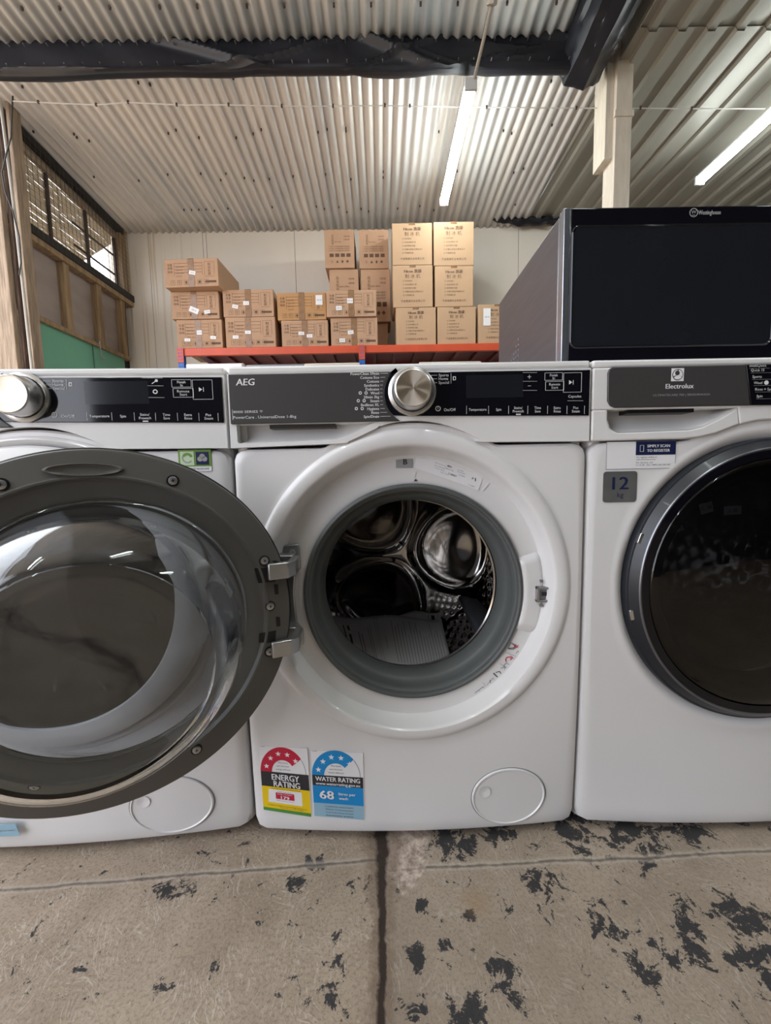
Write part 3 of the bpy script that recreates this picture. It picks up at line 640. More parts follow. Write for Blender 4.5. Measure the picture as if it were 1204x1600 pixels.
def knob(parent, x, z, rot):
    k = MB().lathe([(.0395, -.0055), (.039, -.011), (.036, -.0135), (.033, -.012), (.0325, -.010)], x, z, 'knobside').build('knob_ring', parent)
    b = MB().lathe([(.0315, -.006), (.0315, -.030), (.0295, -.0375), (.0275, -.039)], 0, 0, 'knobside')
    b.lathe([(.0275, -.039), (.0255, -.0385), (.0, -.0385)], 0, 0, 'knobface'); o = b.build('knob', parent); o.location = (x, 0, z)
def knob_face_mat(name, rot, tint):
    m = mat(name, tint, .3, 1); t = m.node_tree; N = t.nodes; L = t.links; b = N['Principled BSDF']
    # turned metal: fine concentric grooves
    tc = N.new('ShaderNodeTexCoord'); mp = N.new('ShaderNodeMapping'); L.new(tc.outputs['Object'], mp.inputs[0])
    tn = N.new('ShaderNodeTangent'); tn.direction_type = 'RADIAL'; tn.axis = 'Y'; L.new(tn.outputs[0], b.inputs['Tangent']); b.inputs['Anisotropic'].default_value = .95; b.inputs['Roughness'].default_value = .36
    wv = N.new('ShaderNodeTexWave'); wv.wave_type = 'RINGS'; wv.rings_direction = 'Y'; wv.inputs['Scale'].default_value = 500; L.new(mp.outputs[0], wv.inputs[0])
    bp = N.new('ShaderNodeBump'); bp.inputs['Strength'].default_value = .02; bp.inputs['Distance'].default_value = .0002; L.new(wv.outputs['Fac'], bp.inputs['Height']); L.new(bp.outputs[0], b.inputs['Normal'])
    return m
M['knobface'] = knob_face_mat('turned_knob_face', 0, (.66, .57, .46))
def controls(parent, left=False):
    Y0 = -.005
    sm = seamc()
    seamleft = [(x, z) for x, z in sm if x < -.05]
    m = MB()
    low = [(-W, .757)]+seamleft+[(-.052, .7505), (-.058, .757), (-.085, .7445), (-.105, .7345), (-.125, .7300), (-.20, .7275), (-.2845, .7262), (-.2865, .7285), (-.287, .757)]
    m.prism(low, Y0, .02, 'whitep')
    upp = [(-W, .757), (-.058, .757), (-.052, .7505)]+[(x, z) for x, z in sm if x > -.05]+[(W, .838), (-W, .838)]
    m.prism(upp, Y0, .02, 'whitep')
    m.build('control_fascia', parent, bevel=.0025, seg=3)
    # recessed grip under the dispenser drawer
    lip = [(-.287, .7285), (-.2845, .7262), (-.20, .7275), (-.125, .73), (-.105, .7345), (-.085, .7445), (-.058, .757)]
    def gf(u, v):
        t = u*(len(lip)-1); i = min(int(t), len(lip)-2); f = t-i; x = lip[i][0]*(1-f)+lip[i+1][0]*f; z = lip[i][1]*(1-f)+lip[i+1][1]*f
        a = v*PI/2; dep = .030*(1-max(0, (x+.13)/.09)**2 if x > -.13 else 1)
        return (x, -.0045+dep*math.sin(a)*(1), z+(.760-z)*(1-math.cos(a)))
    MB().grid(gf, 60, 12, 'whitep').build('drawer_grip', parent, smooth=True)
    MB().box(-.235, -.125, .004, .024, .750, .7565, 'dkpanel').box(-.29, -.05, .0, .028, .7567, .765, 'whitep').build('grip_edge', parent)
    if not left or True:
        dp = [(-.2955, .837), (-.022, .837), (-.006, .829)]
        for i in range(9): a = math.radians(118+i*15.5); dp.append((.0035+.0475*math.cos(a), .803+.0475*math.sin(a)))
        dp = [(-.2955, .837), (-.0205, .837)]+[(.0035+.0475*math.cos(math.radians(a)), .8015+.0475*math.sin(math.radians(a))) for a in range(124, 240, 8)]+[(-.0165, .7575), (-.2955, .7575)]
        MB().prism(dp, -.0085, .0, 'dkpanel').build('dispenser_drawer', parent, 'dark grey dispenser drawer front', bevel=.0012)
        bp = [(.0035+.0465*math.cos(math.radians(a)), .8015+.0465*math.sin(math.radians(a))) for a in range(132, 230, 6)]+[(.0, .7655), (.2925, .7610), (.2925, .8345), (.0, .8355)]
        MB().prism(bp, -.0075, .0, 'black').build('display_panel', parent, 'gloss black touch display panel', bevel=.0008)
        MB().box(.2925, .2955, -.007, .0, .761, .8345, 'black').build('panel_edge', parent)
    MB().rect(.092, .186, .7925, .829, -.0078, 'display').build('display_screen', parent)
    knob(parent, .0035, .8045, 0)
    t = MB(); YD = -.0090; YB_ = -.0082; K = 'ink'
    t.text('AEG', *F(371, 599), .0105, YD, K, shear=.12, wide=1.05, bold=.0007)
    x, z = F(366, 645); t.text('8000 SERIES', x+.0015, z, .0038, YD, K, width=.040)
    x2, z2 = F(366, 653.5); t.text('PowerCare . UniversalDose 1-8kg', x2+.0015, z2, .0045, YD, K, width=.103)
    t.line((x, z2-.004), (x, z+.004), .0005, YD, K); wx = x+.047
    for r in (.0012, .0026, .004): t.ringarc(wx, z-.002, r-.0004, r, PI*.25, PI*.75, YD, K, n=8)
    names = ['PowerClean 59min', 'Cottons Eco', 'Cottons', 'Synthetics', 'Delicates', 'Wool', '20min 3kg', 'Steam', 'Bedlinen XL', 'Hygiene', 'Rinse', 'Spin/Drain']
    pys = [585.5+6.02*i for i in range(12)]
    for i, (nm, py) in enumerate(zip(names, pys)):
        xr, zz = F(592, py); t.text(nm, xr, zz, .0042, YD, K, 'r', bold=.0002)
        xe = .0035-math.sqrt(max(0, .051**2-(zz-.8015)**2)) if abs(zz-.8015) < .05 else -.016
        t.line((xr+.002, zz), (max(min(xe, -.010), xr+.006), zz), .0005, YD, K)
    for px, py in ((563, 615.6), (572, 615.6), (560, 627.6), (569, 627.6), (557, 639.7), (566, 639.7)):
        x, z = F(px, py); t.ringarc(x, z, .0014, .0026, 0, 2*PI, YD, K, n=12)
    for i, (nm, py) in enumerate((('Sports', 588), ('Home', 593.5), ('Special', 599.5))):
        x, z = F(684, py); t.text(nm, x, z, .0044, YB_, K); t.line((x-.016+.004*i, z), (x-.0025, z), .0005, YB_, K)
    x, z = F(703, 593); t.line((x, z-.008), (x, z+.008), .0006, YB_, K); t.rect(x+.003, x+.008, z-.003, z+.003, YB_, K, .0003); t.rect(x+.0042, x+.0068, z-.0018, z+.0018, YB_-.0002, 'black', .0003)
    x, z = F(683, 639.5); t.ringarc(x, z, .0032, .0044, 0, 2*PI, YB_, K); t.rect(x-.0004, x+.0004, z-.001, z+.003, YB_, K, .0003)
    x, z = F(691, 641.5); t.text('On/Off', x+.001, z, .0046, YB_, K)
    seps = [727, 761, 792, 821.5, 852, 882, 909]; lab = ['Temperature', 'Spin', 'Stains/|Prewash', 'Time|Save', 'Extra|Rinse', 'Plus|Steam']
    for s_ in seps: x, z = F(s_, 641); t.line((x, z-.007), (x, z+.006), .0005, YB_, K)
    for (s0, s1, nm) in zip(seps, seps[1:], lab):
        q = nm.split('|')
        for j, tx in enumerate(q): x, z = F((s0+s1)/2, 641 if len(q) == 1 else 638.3+5.3*j); t.text(tx, x, z, .0042 if len(q) > 1 else .0042, YB_, K, 'c', wide=.9)
    x, z = F(807, 648.5); t.rect(x-.004, x+.004, z-.001, z+.001, YB_, K, .0003)
    for pyy in ((584, 597.5, 611.5) if not left else (582, 594, 612)): a = F(814, pyy); b = F(836, pyy); t.line(a, b, .0004, YB_, K)
    if not left: x, z = F(824, 590.5); t.line((x-.003, z), (x+.003, z), .0006, YB_, K); t.line((x, z-.003), (x, z+.003), .0006, YB_, K); x, z = F(824, 604.5); t.line((x-.0025, z), (x+.0025, z), .0006, YB_, K)
    else:
        x, z = F(824, 588); t.line((x-.004, z-.003), (x+.003, z+.002), .0012, YB_, K); t.disc(x+.003, z+.002, .0022, YB_, K); x, z = F(824, 603); t.ringarc(x, z, .0022, .0036, 0, 2*PI, YB_, K); t.text('Autodose', *F(815, 581), .003, YB_, K, 'c')
    def fr(a, b, c, d):
        p, q = F(a, b), F(c, d)
        for l in (((p[0], p[1]), (q[0], p[1])), ((p[0], q[1]), (q[0], q[1])), ((p[0], p[1]), (p[0], q[1])), ((q[0], p[1]), (q[0], q[1]))): t.line(*l, .0005, YB_, K)
    fr(848, 584.5, 875, 595.5); fr(849, 598, 877, 611); fr(877, 584.5, 904, 614)
    for tx, px, py in (('Finish', 861.5, 588), ('In', 861.5, 592.5), ('Remote', 863, 602), ('Start', 863, 607)): t.text(tx, *F(px, py), .0040, YB_, K, 'c')
    if not left: t.text('Capsules', *F(894, 620.5), .0042, YB_, K, 'c'); a = F(883, 627.5); b = F(907, 627.5); t.line(a, b, .0004, YB_, K)
    x, z = F(889, 599); t.prism([(x-.004, z-.0035), (x-.004, z+.0035), (x+.001, z)], YB_, YB_+.0003, K); t.line((x+.0028, z-.0035), (x+.0028, z+.0035), .0007, YB_, K)
    t.build('panel_lettering', parent, smooth=False)

def flap(parent, cx=.1715, cz=.0795, rx=.0685, rz=.0548):
    o = MB().lathe([(1.0, .0012), (1.0, -.0006), (.985, -.0028), (.955, -.0032), (.93, -.0014), (.0, -.0012)], cx, cz, 'white', ax=rx, az=rz)
    o.lathe([(.18, -.0014), (.13, -.0006), (.0, .0)], cx-.045, cz+.012, 'white', n=32, ax=.06, az=.06, y0=-.0012)
    o.ringarc(cx, cz, 0, 1, 0, 0, 0, 'white', n=1) if 0 else None
    for i in range(40):    # narrow dark joint around the cover
        pass
    o2 = MB(); n = 96; vs = []; fs = []
    for r in (1.0, 1.022):
        for i in range(n): a = 2*PI*i/n; vs.append((cx+rx*r*math.cos(a), -.0004, cz+rz*r*math.sin(a)))
    o2.add(vs, [(i, n+i, n+(i+1) % n, (i+1) % n) for i in range(n)], 'greyink')
    f = o.build('filter_cover', parent, warp=bow); o2.build('cover_joint', f, warp=bow)

# ---------------------------------------------------------------- middle machine
mc = empty('washing_machine', (0, 0, 0), 'white front loading washing machine standing open in the middle, with red and blue rating labels', 'washing machine')
body(mc)
front_plate([(.1900, .10), (.1900, .040), (.193, .034), (.197, .0315), (.2005, .0300), (.207, .0295), (.228, .0295), (.2345, .0275), (.2385, .021), (.2425, .010), (.2450, .0015), (.2475, -.0025), (.2515, -.0045), (.2645, -.0050), (.2705, -.0035), (.2740, -.0008), (.2760, .0)], mc, dz=-.0145)
controls(mc)
flap(mc)
# moulded steps of the recess: hinge side and lock side
lk = MB()
lk.grid(lambda u, v: ((.198+.044*v)*math.cos(-.36+.66*u), .0290-.008*math.sin(min(1, min(u, 1-u)*9)*PI/2)*math.sin(min(1, min(v, 1-v)*4)*PI/2), CZ-.013+(.198+.044*v)*math.sin(-.36+.66*u)), 40, 10, 'white')
lk.build('lock_surround', mc)
st = MB(); x, z = F(846, 926, .025)
for a, b, c, d in ((-.0135, .0135, .0095, .0135), (-.0135, .0135, -.0135, -.0095), (-.0135, -.0090, -.0135, .0135), (.0095, .0135, -.0135, .0135)): st.box(x+a, x+b, .0115, .026, z+c, z+d, 'steel')
st.box(x-.009, x+.0095, .0155, .026, z-.0095, z+.0095, 'appl').box(x-.004, x+.006, .0148, .026, z-.003, z+.004, 'blackink').build('door_lock_plate', mc, 'square metal door lock catch', bevel=.0006, warp=bow)
for py in (906, 944):
    x, z = F(843, py, .025); MB().tube([(x, .0265, z), (x, .0165, z)], .0026, 'steel', n=10).build('screw', mc, warp=bow)
GZ = .4555
MB().lathe([(.1935, .036), (.1978, .0300), (.1972, .0235), (.1925, .0215), (.1895, .0235), (.1885, .0280), (.1865, .0285), (.1850, .0300), (.1825, .040), (.1795, .052), (.1755, .0565), (.1735, .0585), (.1685, .072), (.1655, .080), (.1665, .086), (.178, .096), (.21, .10)], .004, GZ, 'rubber', n=144).build('door_gasket', mc)
# drum ---------------------------------------------------------------
DX, DZ, RD, D0, D1 = .002, .452, .243, .108, .425
def dw(u, v):
    a = 2*PI*u; y = D0+(D1-D0)*v; s = RD*a/.030; t = (y-D0)/.026; row = int(t)
    hx = math.cos(2*PI*(s+(.5 if row % 2 else 0)))*math.sin(PI*(t-row)); r = RD-.0035*max(0, hx)
    return (DX+r*math.cos(a), y, DZ+r*math.sin(a))
dr = MB().grid(dw, 400, 72, 'drum', wrap=True)
dr.lathe([(.172, .1075), (.168, .1045), (.1672, .1015), (.170, .100), (.19, .102), (RD, .106)], DX, DZ, 'drum', n=144)
dr.build('drum', mc)
def back(u, v):
    x = (u-.5)*2*RD; z = (v-.5)*2*RD; r = math.hypot(x, z)
    if r > RD: x *= RD/r; z *= RD/r; r = RD
    y = D1-.016*math.exp(-(r/.075)**2)+.010*(r/RD)**2
    for a in (5, 125, 245):
        a = math.radians(a); cx, cz_ = .137*math.cos(a), .137*math.sin(a); dx, dz = x-cx, z-cz_
        ur = dx*math.cos(a)+dz*math.sin(a); ut = -dx*math.sin(a)+dz*math.cos(a); e = math.hypot(ur/.100, ut/(.112-.022*max(-1, min(1, -ur/.100))))
        if e < 1.35:
            y += -.015*math.exp(-((e-1.02)/.15)**2)+(.014*(1-(e/.85)**2)**2 if e < .85 else 0)
    return (DX+x, y, DZ+z)
MB().grid(back, 170, 170, 'drum').build('drum_back', mc, 'mirror steel drum back with three oval dishes')
MB().lathe([(RD+.02, .09), (RD+.03, .12), (RD+.03, .46), (0, .47)], DX, DZ, 'blackpl', n=48).build('tub', mc)
for ang in (-38, 82, 202):
    a = math.radians(ang); m = MB(); ca, sa = math.cos(a), math.sin(a)
    def pf(u, v, a=a):
        t = (u-.5)*2; w_ = .036*(1-.35*v**1.0); y = D0+.01+(D1-D0-.03)*v; hgt = .052*(1-t*t)**.8 if abs(t) < 1 else 0
        hgt *= min(1, (1-abs(2*v-1))*6)**.5; r = RD-.002-hgt; tt = a+t*w_/RD
        return (DX+r*math.cos(tt), y, DZ+r*math.sin(tt)+.0)
    m.grid(pf, 20, 24, 'bluegrey')
    m.build('drum_lifter', mc, 'dark grey plastic drum paddle')
# instruction sheets lying in the drum ---------------------------------
def sheet(name, p0, ex, ez, label, lines, curl, tr):
    """p0 corner, ex along the width, ez along the height"""
    p0, ex, ez = Vector(p0), Vector(ex), Vector(ez); n = ex.cross(ez).normalized()
    if n.y > 0: n = -n
    TR_ = Vector(tr)
    def pt(u, v, d=0.0): return p0+ex*u+ez*v+(TR_-p0-ex-ez)*u*v+n*(curl*math.sin(PI*u)*(1-v)+.006*math.sin(u*9+v*3)*v+d)
    r = MB().grid(lambda u, v: pt(u, v), 30, 16, 'paper')
    o = r.build(name, None); tag(o, label, 'paper'); o.modifiers.new('s', 'SOLIDIFY').thickness = .0006
    p = MB()
    for (u, v0, v1, wd, k) in lines:
        nseg = 8
        for i in range(nseg):
            va, vb = v0+(v1-v0)*i/nseg, v0+(v1-v0)*(i+1)/nseg
            p.add([pt(u-wd, va, .0008), pt(u+wd, va, .0008), pt(u+wd, vb, .0008), pt(u-wd, vb, .0008)], [(0, 1, 2, 3)], k)
    p.build('printed_text', o, smooth=False); return o
ln = [(.10, .5, .8, .004, 'blackink'), (.13, .15, .35, .009, 'blackink'), (.14, .70, .80, .009, 'blackink'), (.14, .42, .62, .009, 'blackink'), (.22, .30, .7, .004, 'greyink'), (.245, .3, .65, .004, 'greyink'), (.31, .2, .8, .002, 'greyink'), (.33, .15, .85, .002, 'greyink'), (.38, .0, 1, .001, 'greyink'), (.40, 0, 1, .001, 'greyink'), (.45, .4, .62, .002, 'greyink')]
for i in range(17): ln.append((.52+i*.027, .12+.05*random.random(), random.uniform(.6, .93), .0022, 'greyink'))
sheet('instruction_sheet', (-.14, .14, .262), (.24, .02, -.026), (-.047, .15, .063), 'printed white instruction sheet lying in front inside the drum', ln, -.006, (.1028, .36, .285))
sheet('instruction_sheet', (-.03, .24, .243), (.12, .0, .002), (-.02, .145, .046), 'second white sheet with a dark corner mark, behind the front one in the drum', [(.86, .80, .93, .03, 'blackink'), (.78, .8, .93, .004, 'blackink')], -.004, (.1023, .385, .2965))
# hinge -----------------------------------------------------------------
hg = MB(); x0, x1 = -.226, -.196
hg.prism([(-.228, .548), (-.200, .551), (-.197, .545), (-.197, .505), (-.206, .50), (-.210, .46), (-.206, .405), (-.197, .395), (-.196, .368), (-.200, .364), (-.228, .364)], .0215, .028, 'steel')
for z in (.522, .395): hg.prism([(-.232, z-.014), (-.203, z-.014), (-.203, z+.014), (-.232, z+.014)], -.006, .0215, 'steel')
hg.build('hinge', mc, 'cast metal door hinge', bevel=.002)
for z in (.536, .374):
    MB().lathe([(.0058, .0215), (.0055, .0185), (.004, .018), (.0025, .0195), (0, .0195)], -.210, z, 'steel', n=20).build('hinge_screw', mc)
# markings and labels ----------------------------------------------------
x, z = F(647, 742, .03); MB().prism([(x-.0045, z+.0055), (x, z-.004), (x+.0045, z+.0055)], .0285, .0295, 'whitep').prism([(x-.001, z-.011), (x+.005, z-.011), (x+.002, z-.007)], .0284, .0295, 'char').build('alignment_mark', mc)
for (a, b) in (((770, 748), (753, 766)), ((735, 1090), (742, 1108))): MB().line(F(*a, .03), F(*b, .03), .0022, .0282, 'whitep', .001).build('moulded_bar', mc, warp=bow)
x0, z1 = F(618, 712, .03); x1, z0 = F(645, 731, .03)
MB().rect(x0, x1, z0, z1, .0288, 'tag').text('B', (x0+x1)/2+.001, (z0+z1)/2, .0095, .0284, 'blackink', 'c', bold=.0008).build('energy_class_tag', mc, 'grey tag marked B', smooth=False)
dl = MB(); a = Vector(F(645, 730, .03)); b = Vector(F(747, 766, .03)); c = Vector(F(754, 745, .03)); d = Vector(F(653, 706, .03)); Y = .0284
dl.prism([tuple(a), tuple(b), tuple(c), tuple(d)], Y, Y+.0004, 'label'); ex = (b-a).normalized(); ang = math.atan2(ex.y, ex.x); H = (d-a)
def at(u, v): return tuple(a+(b-a)*u+H*v)
dl.text('AEG', *at(.49, .80), .0032, Y-.0003, 'blackink', 'c', ang, bold=.0003)
for u, v, wd, s_ in ((.36, .72, .020, 'PNC 914 912 345'), (.36, .56, .019, 'Mod. L8FEC84'), (.37, .42, .017, 'Ser. No. 42100'), (.50, .62, .016, '1400 rpm 8kg'), (.66, .78, .012, '220-240V'), (.68, .66, .014, '50Hz 10A 2200W'), (.70, .50, .012, '0.05-0.8MPa'), (.45, .28, .014, 'Made in Poland'), (.88, .12, .013, '911 4BB827')):
    dl.text(s_, *at(u, v), .0016, Y-.0003, 'greyink', 'c', ang, width=wd)
dl.text('21480057', *at(.57, .36), .0032, Y-.0003, 'blackink', 'c', ang, width=.016)
x, z = at(.86, .6); dl.prism([(x-.002, z-.002), (x+.002, z-.002), (x, z+.002)], Y-.0003, Y, 'greyink'); dl.rect(x+.004, x+.0055, z-.006, z, Y-.0003, 'blackink', .0002)
dl.build('rating_plate', mc, 'white data label with small print', smooth=False)
# pictogram strip along the recess
pg = MB(); Y = .0284; K = 'greyink'
def loc(px, py): x, z = F(px, py, .03); return (.004+(x-.004)*.945, .4555+(z-.4555)*.945)
def poly(pts, wd, k=K, close=False):
    q = [loc(*p) for p in pts]
    if close: q.append(q[0])
    for u, v in zip(q, q[1:]): pg.line(u, v, wd, Y, k)
poly([(747, 1090), (760, 1080), (768, 1092), (755, 1100)], .0009, close=True); poly([(753, 1086), (760, 1097)], .0009); poly([(750, 1094), (755, 1097)], .0006)
poly([(759, 1073), (775, 1092)], .0005); poly([(767, 1079), (783, 1076)], .001, 'char'); poly([(771, 1069), (775, 1084)], .001, 'char'); poly([(767, 1077), (776, 1066), (783, 1073), (776, 1083)], .0006, close=True)
poly([(777, 1058), (791, 1071)], .0018, 'char'); x, z = loc(795, 1060); pg.disc(x, z, .0042, Y, 'char'); x, z = loc(801, 1055); pg.disc(x, z, .003, Y, 'char'); poly([(781, 1057), (787, 1055), (791, 1061)], .0012, 'char'); poly([(789, 1050), (797, 1048), (795, 1053)], .0008)
poly([(787, 1042), (809, 1055)], .0005); poly([(793, 1047), (798, 1041), (808, 1047), (806, 1051)], .0008)
x, z = loc(802, 1036); pg.ringarc(x, z, .0045, .0060, PI*.2, PI*1.25, Y, 'red'); poly([(805, 1030), (809, 1033), (805, 1036)], .0015, 'red'); x, z = loc(812, 1035); pg.ringarc(x, z, .0012, .0022, 0, 2*PI, Y, K)
poly([(797, 1024), (823, 1034)], .0005); poly([(801, 1018), (806, 1008), (815, 1012), (810, 1019)], .0012, K, True); poly([(801, 1018), (812, 1016)], .0014, 'char'); poly([(808, 1010), (818, 1016)], .0010, 'red'); poly([(812, 1018), (819, 1012)], .0008, 'red'); x, z = loc(813, 1014.5); pg.disc(x, z, .0022, Y, 'red')
poly([(814, 1026), (818, 1021), (819, 1027)], .0007); poly([(828, 1011), (826, 1020)], .0004)
pg.build('pictogram_strip', mc, 'row of small grey and red warning pictograms', smooth=False, warp=bow)
# energy and water rating labels
def rating(pts, energy):
    """pts: the four photo corners, clockwise from top left"""
    q = [Vector(F(*p)) for p in pts]; Y = -.0045
    def m(u, v): return q[3]*(1-u)*(1-v)+q[2]*u*(1-v)+q[1]*u*v+q[0]*(1-u)*v
    wd = (q[1]-q[0]).length; ht = (q[0]-q[3]).length; L = MB(); my = lambda s: s
    top = .605 if energy else .625
    def W2(v): o = m(v[0], v[1]); return (o.x, v[2], o.y)
    cx, cr = .47, .47; asp = wd/ht
    bgp = [(0, 0), (1, 0), (1, top+.37), (.98, .985), (.0, .985)]
    L.prism([(u, v) for u, v in bgp], Y, Y+.0003, 'label')
    bands = [(.38, top, 'char'), (.05, .38, 'yellow'), (.0, .05, 'green')] if energy else [(.47, top, 'char'), (.205, .47, 'blue'), (.0, .205, 'pblue')]
    for a, b, k in bands: L.prism([(.0, a), (.985, a), (.985, b), (.0, b)], Y-.0003, Y, k)
    colr = 'red' if energy else 'blue'
    def arc(r, a0, a1, n=30): return [(cx+r*math.cos(a0+(a1-a0)*i/n), top+r*.80*math.sin(a0+(a1-a0)*i/n)) for i in range(n+1)]
    end = .62 if energy else .75
    L.prism(arc(cr, end, PI)+arc(.235, PI, end), Y-.0003, Y, colr)
    L.prism(arc(cr, 0, end-.02)+arc(cr-.012, end-.02, 0), Y-.0003, Y, 'tag')
    for a in (2.85, 2.33, 1.80, 1.27, .72):
        x, z = cx+.355*math.cos(a), top+.355*.80*math.sin(a); r = .058
        L.prism([(x+(r if i % 2 == 0 else r*.42)*math.sin(PI*i/5), z+asp*(r if i % 2 == 0 else r*.42)*math.cos(PI*i/5)) for i in range(10)], Y-.0006, Y-.0003, 'label' if a > .75 or energy else 'label')
    def tx(s, u, v, h, k, al='c', width=None, bold=0): L.text(s, u, v, h, Y-.0006, k, al, width=width, bold=bold)
    if energy:
        tx('ENERGY', .50, .535, .085, 'label', width=.56, bold=.01); tx('RATING', .52, .435, .085, 'label', width=.54, bold=.01)
        L.prism([(.12, .14), (.82, .14), (.82, .34), (.14, .34)], Y-.0005, Y-.0003, 'label'); L.prism([(.28, .205), (.66, .205), (.66, .30), (.28, .30)], Y-.0008, Y-.0005, 'red')
        L.text('179', .47, .235, .045, Y-.0011, 'label', 'c', width=.17, bold=.008); L.text('Energy consumption', .47, .285, .018, Y-.0011, 'label', 'c', width=.3)
        L.text('When tested in accordance', .47, .185, .014, Y-.0011, 'greyink', 'c', width=.36); L.text('kWh per year', .47, .320, .014, Y-.0011, 'greyink', 'c', width=.3)
        tx('A joint government and industry program', .5, .36, .014, 'char', width=.6); tx('Compare models at www.energyrating.gov.au', .5, .10, .016, 'char', width=.8); tx('when using the standard program', .6, .075, .014, 'char', width=.5)
    else:
        tx('WATER RATING', .49, .575, .065, 'label', width=.86, bold=.008); tx('www.waterrating.gov.au', .49, .505, .040, 'label', width=.86, bold=.005)
        tx('68', .26, .34, .12, 'label', width=.27, bold=.018); tx('litres per', .50, .365, .04, 'label', 'l', width=.33, bold=.004); tx('wash', .50, .30, .04, 'label', 'l', width=.18, bold=.004)
        for i, s_ in enumerate(('in cold water using program', 'Water Consumption', 'Cotton Eco 8 kg full load', 'AS/NZS 6400')): tx(s_, .5, .165-.045*i, .016, 'char', width=.55)
    for i, s_ in enumerate(('The more', 'stars the more', 'energy efficient' if energy else 'water efficient')): tx(s_, .47, top+.15-.05*i, .02, 'char', width=.20+.05*i)
    tx('012345678', .03, .98, .012, 'char', 'l', width=.09)
    pts = [m(u/4, v/4) for u in range(5) for v in range(5)]; B = [bow((q_.x, 0, q_.y))[1] for q_ in pts]
    sx = (bow((m(1, .5).x, 0, m(1, .5).y))[1]-bow((m(0, .5).x, 0, m(0, .5).y))[1])/(m(1, .5).x-m(0, .5).x)
    sz = (bow((m(.5, 1).x, 0, m(.5, 1).y))[1]-bow((m(.5, 0).x, 0, m(.5, 0).y))[1])/(m(.5, 1).y-m(.5, 0).y)
    c0 = min(b_-sx*q_.x-sz*q_.y for b_, q_ in zip(B, pts))+.0042
    L.v = [(lambda q_: (q_[0], q_[1]+c0+sx*q_[0]+sz*q_[2], q_[2]))(W2((x, z, y))) for x, y, z in L.v]
    return L
rating([(403, 1166), (480, 1167), (487, 1278), (410, 1270)], True).build('energy_rating_label', mc, 'red, black and yellow energy rating label', smooth=False)
rating([(485, 1171), (567, 1173), (570, 1279), (491, 1275)], False).build('water_rating_label', mc, 'blue and black water rating label', smooth=False)

# ---------------------------------------------------------------- open door of the middle machine
DA = math.radians(27.0)
door = bpy.data.objects.new('door', None); C.objects.link(door); door.parent = mc; door.location = (-.4245, -.1555, .462); door.rotation_euler.z = DA
door['label'] = 'round grey framed glass door swung wide open'
n = 160
df = MB(); df.lathe([(.2495, .006), (.2480, .0012), (.2455, 0), (.2170, 0), (.2145, -.0014), (.2120, -.0010), (.2080, .0042), (.203, .006), (.186, .0095), (.1815, .0115), (.180, .016)], 0, 0, 'doorgrey', n=n)
df.build('door_frame', door)
MB().lathe([(.2495, .006), (.2515, .008), (.2515, .030), (.245, .040), (.225, .046), (.200, .048), (.198, .044), (.21, .030), (.18, .018)], 0, 0, 'blackpl', n=n).build('outer_trim', door, 'black outer rim')
MB().lathe([(.205, .046), (.19, .050), (.10, .056), (0, .058), (0, .055), (.10, .053), (.19, .047), (.205, .0435), (.205, .046)], 0, 0, 'tint', n=n).build('outer_glass', door)
go = [(.186, .010), (.180, .006), (.178, -.004), (.174, -.030), (.167, -.062), (.156, -.092), (.143, -.112), (.132, -.122), (.124, -.126), (.112, -.1255), (.08, -.117), (.04, -.113), (0, -.112)]
gi = [(0, -.107), (.04, -.108), (.08, -.112), (.112, -.1195), (.122, -.120), (.130, -.116), (.139, -.106), (.151, -.088), (.162, -.060), (.169, -.029), (.173, -.003), (.175, .012), (.186, .014), (.186, .010)]
go = [(r, y*1.12 if y < 0 else y) for r, y in go]; gi = [(r, y*1.12 if y < 0 else y) for r, y in gi]
MB().lathe(go+gi, 0, 0, 'glass', n=n).build('glass_bowl', door)
def dpt(px, py, off=0.0):      # photo point on the door's face, in the door's own coordinates
    nrm = Vector((math.sin(DA), -math.cos(DA), 0)); c0 = Vector((-.4245, -.1555, .462))+nrm*off; d = fw+RT*((px-602)/FPX)-UP*((py-800)/FPX)
    p = CAM+d*((c0-CAM).dot(nrm)/d.dot(nrm)); q = p-Vector((-.4245, -.1555, .462)); return (q.x*math.cos(DA)+q.y*math.sin(DA), q.z)
scs = [dpt(*p) for p in ((270, 751), (413, 876), (422, 947), (421, 1018), (307, 1171))]
scs += [(-scs[0][0], scs[0][1]), (-scs[4][0], scs[4][1]), (-.235, .0)]
for x, z in scs:
    MB().lathe([(.0082, 0), (.0080, -.0010), (.0066, -.0010), (.0062, -.0004)], x, z, 'blackpl', n=24).lathe([(.0062, -.0004), (.0058, -.0022), (.004, -.0030), (0, -.0030)], x, z, 'steel', n=20).box(x-.0022, x+.0022, -.0034, -.0029, z-.0005, z+.0005, 'blackpl').box(x-.0005, x+.0005, -.0034, -.0029, z-.0022, z+.0022, 'blackpl').build('door_screw', door)
sl = MB()  # flat dark patches on the frame, painted for the shade inside the slots
for q in (((397, 888), (427, 886), (430, 909), (403, 911)), ((405, 990), (431, 985), (430, 1003), (404, 1004)), ((426, 876), (433, 876), (435, 883), (427, 884)), ((428, 913), (434, 913), (435, 928), (429, 929)), ((431, 964), (437, 964), (438, 978), (432, 979)), ((434, 1008), (441, 1008), (440, 1014), (434, 1015))):
    sl.prism([dpt(*p) for p in q], -.0006, .001, 'blackpl')
sl.build('hinge_slot_shade', door, 'flat dark patches painted as shade in the hinge arm openings', smooth=False)
hx, hz = dpt(132, 734)
MB().lathe([(1, .0005), (.97, -.002), (.90, -.0032), (.75, -.0010), (.5, .0), (0, .001)], hx, hz, 'doorgrey', n=64, ax=.044, az=.0085).build('grip_recess', door)
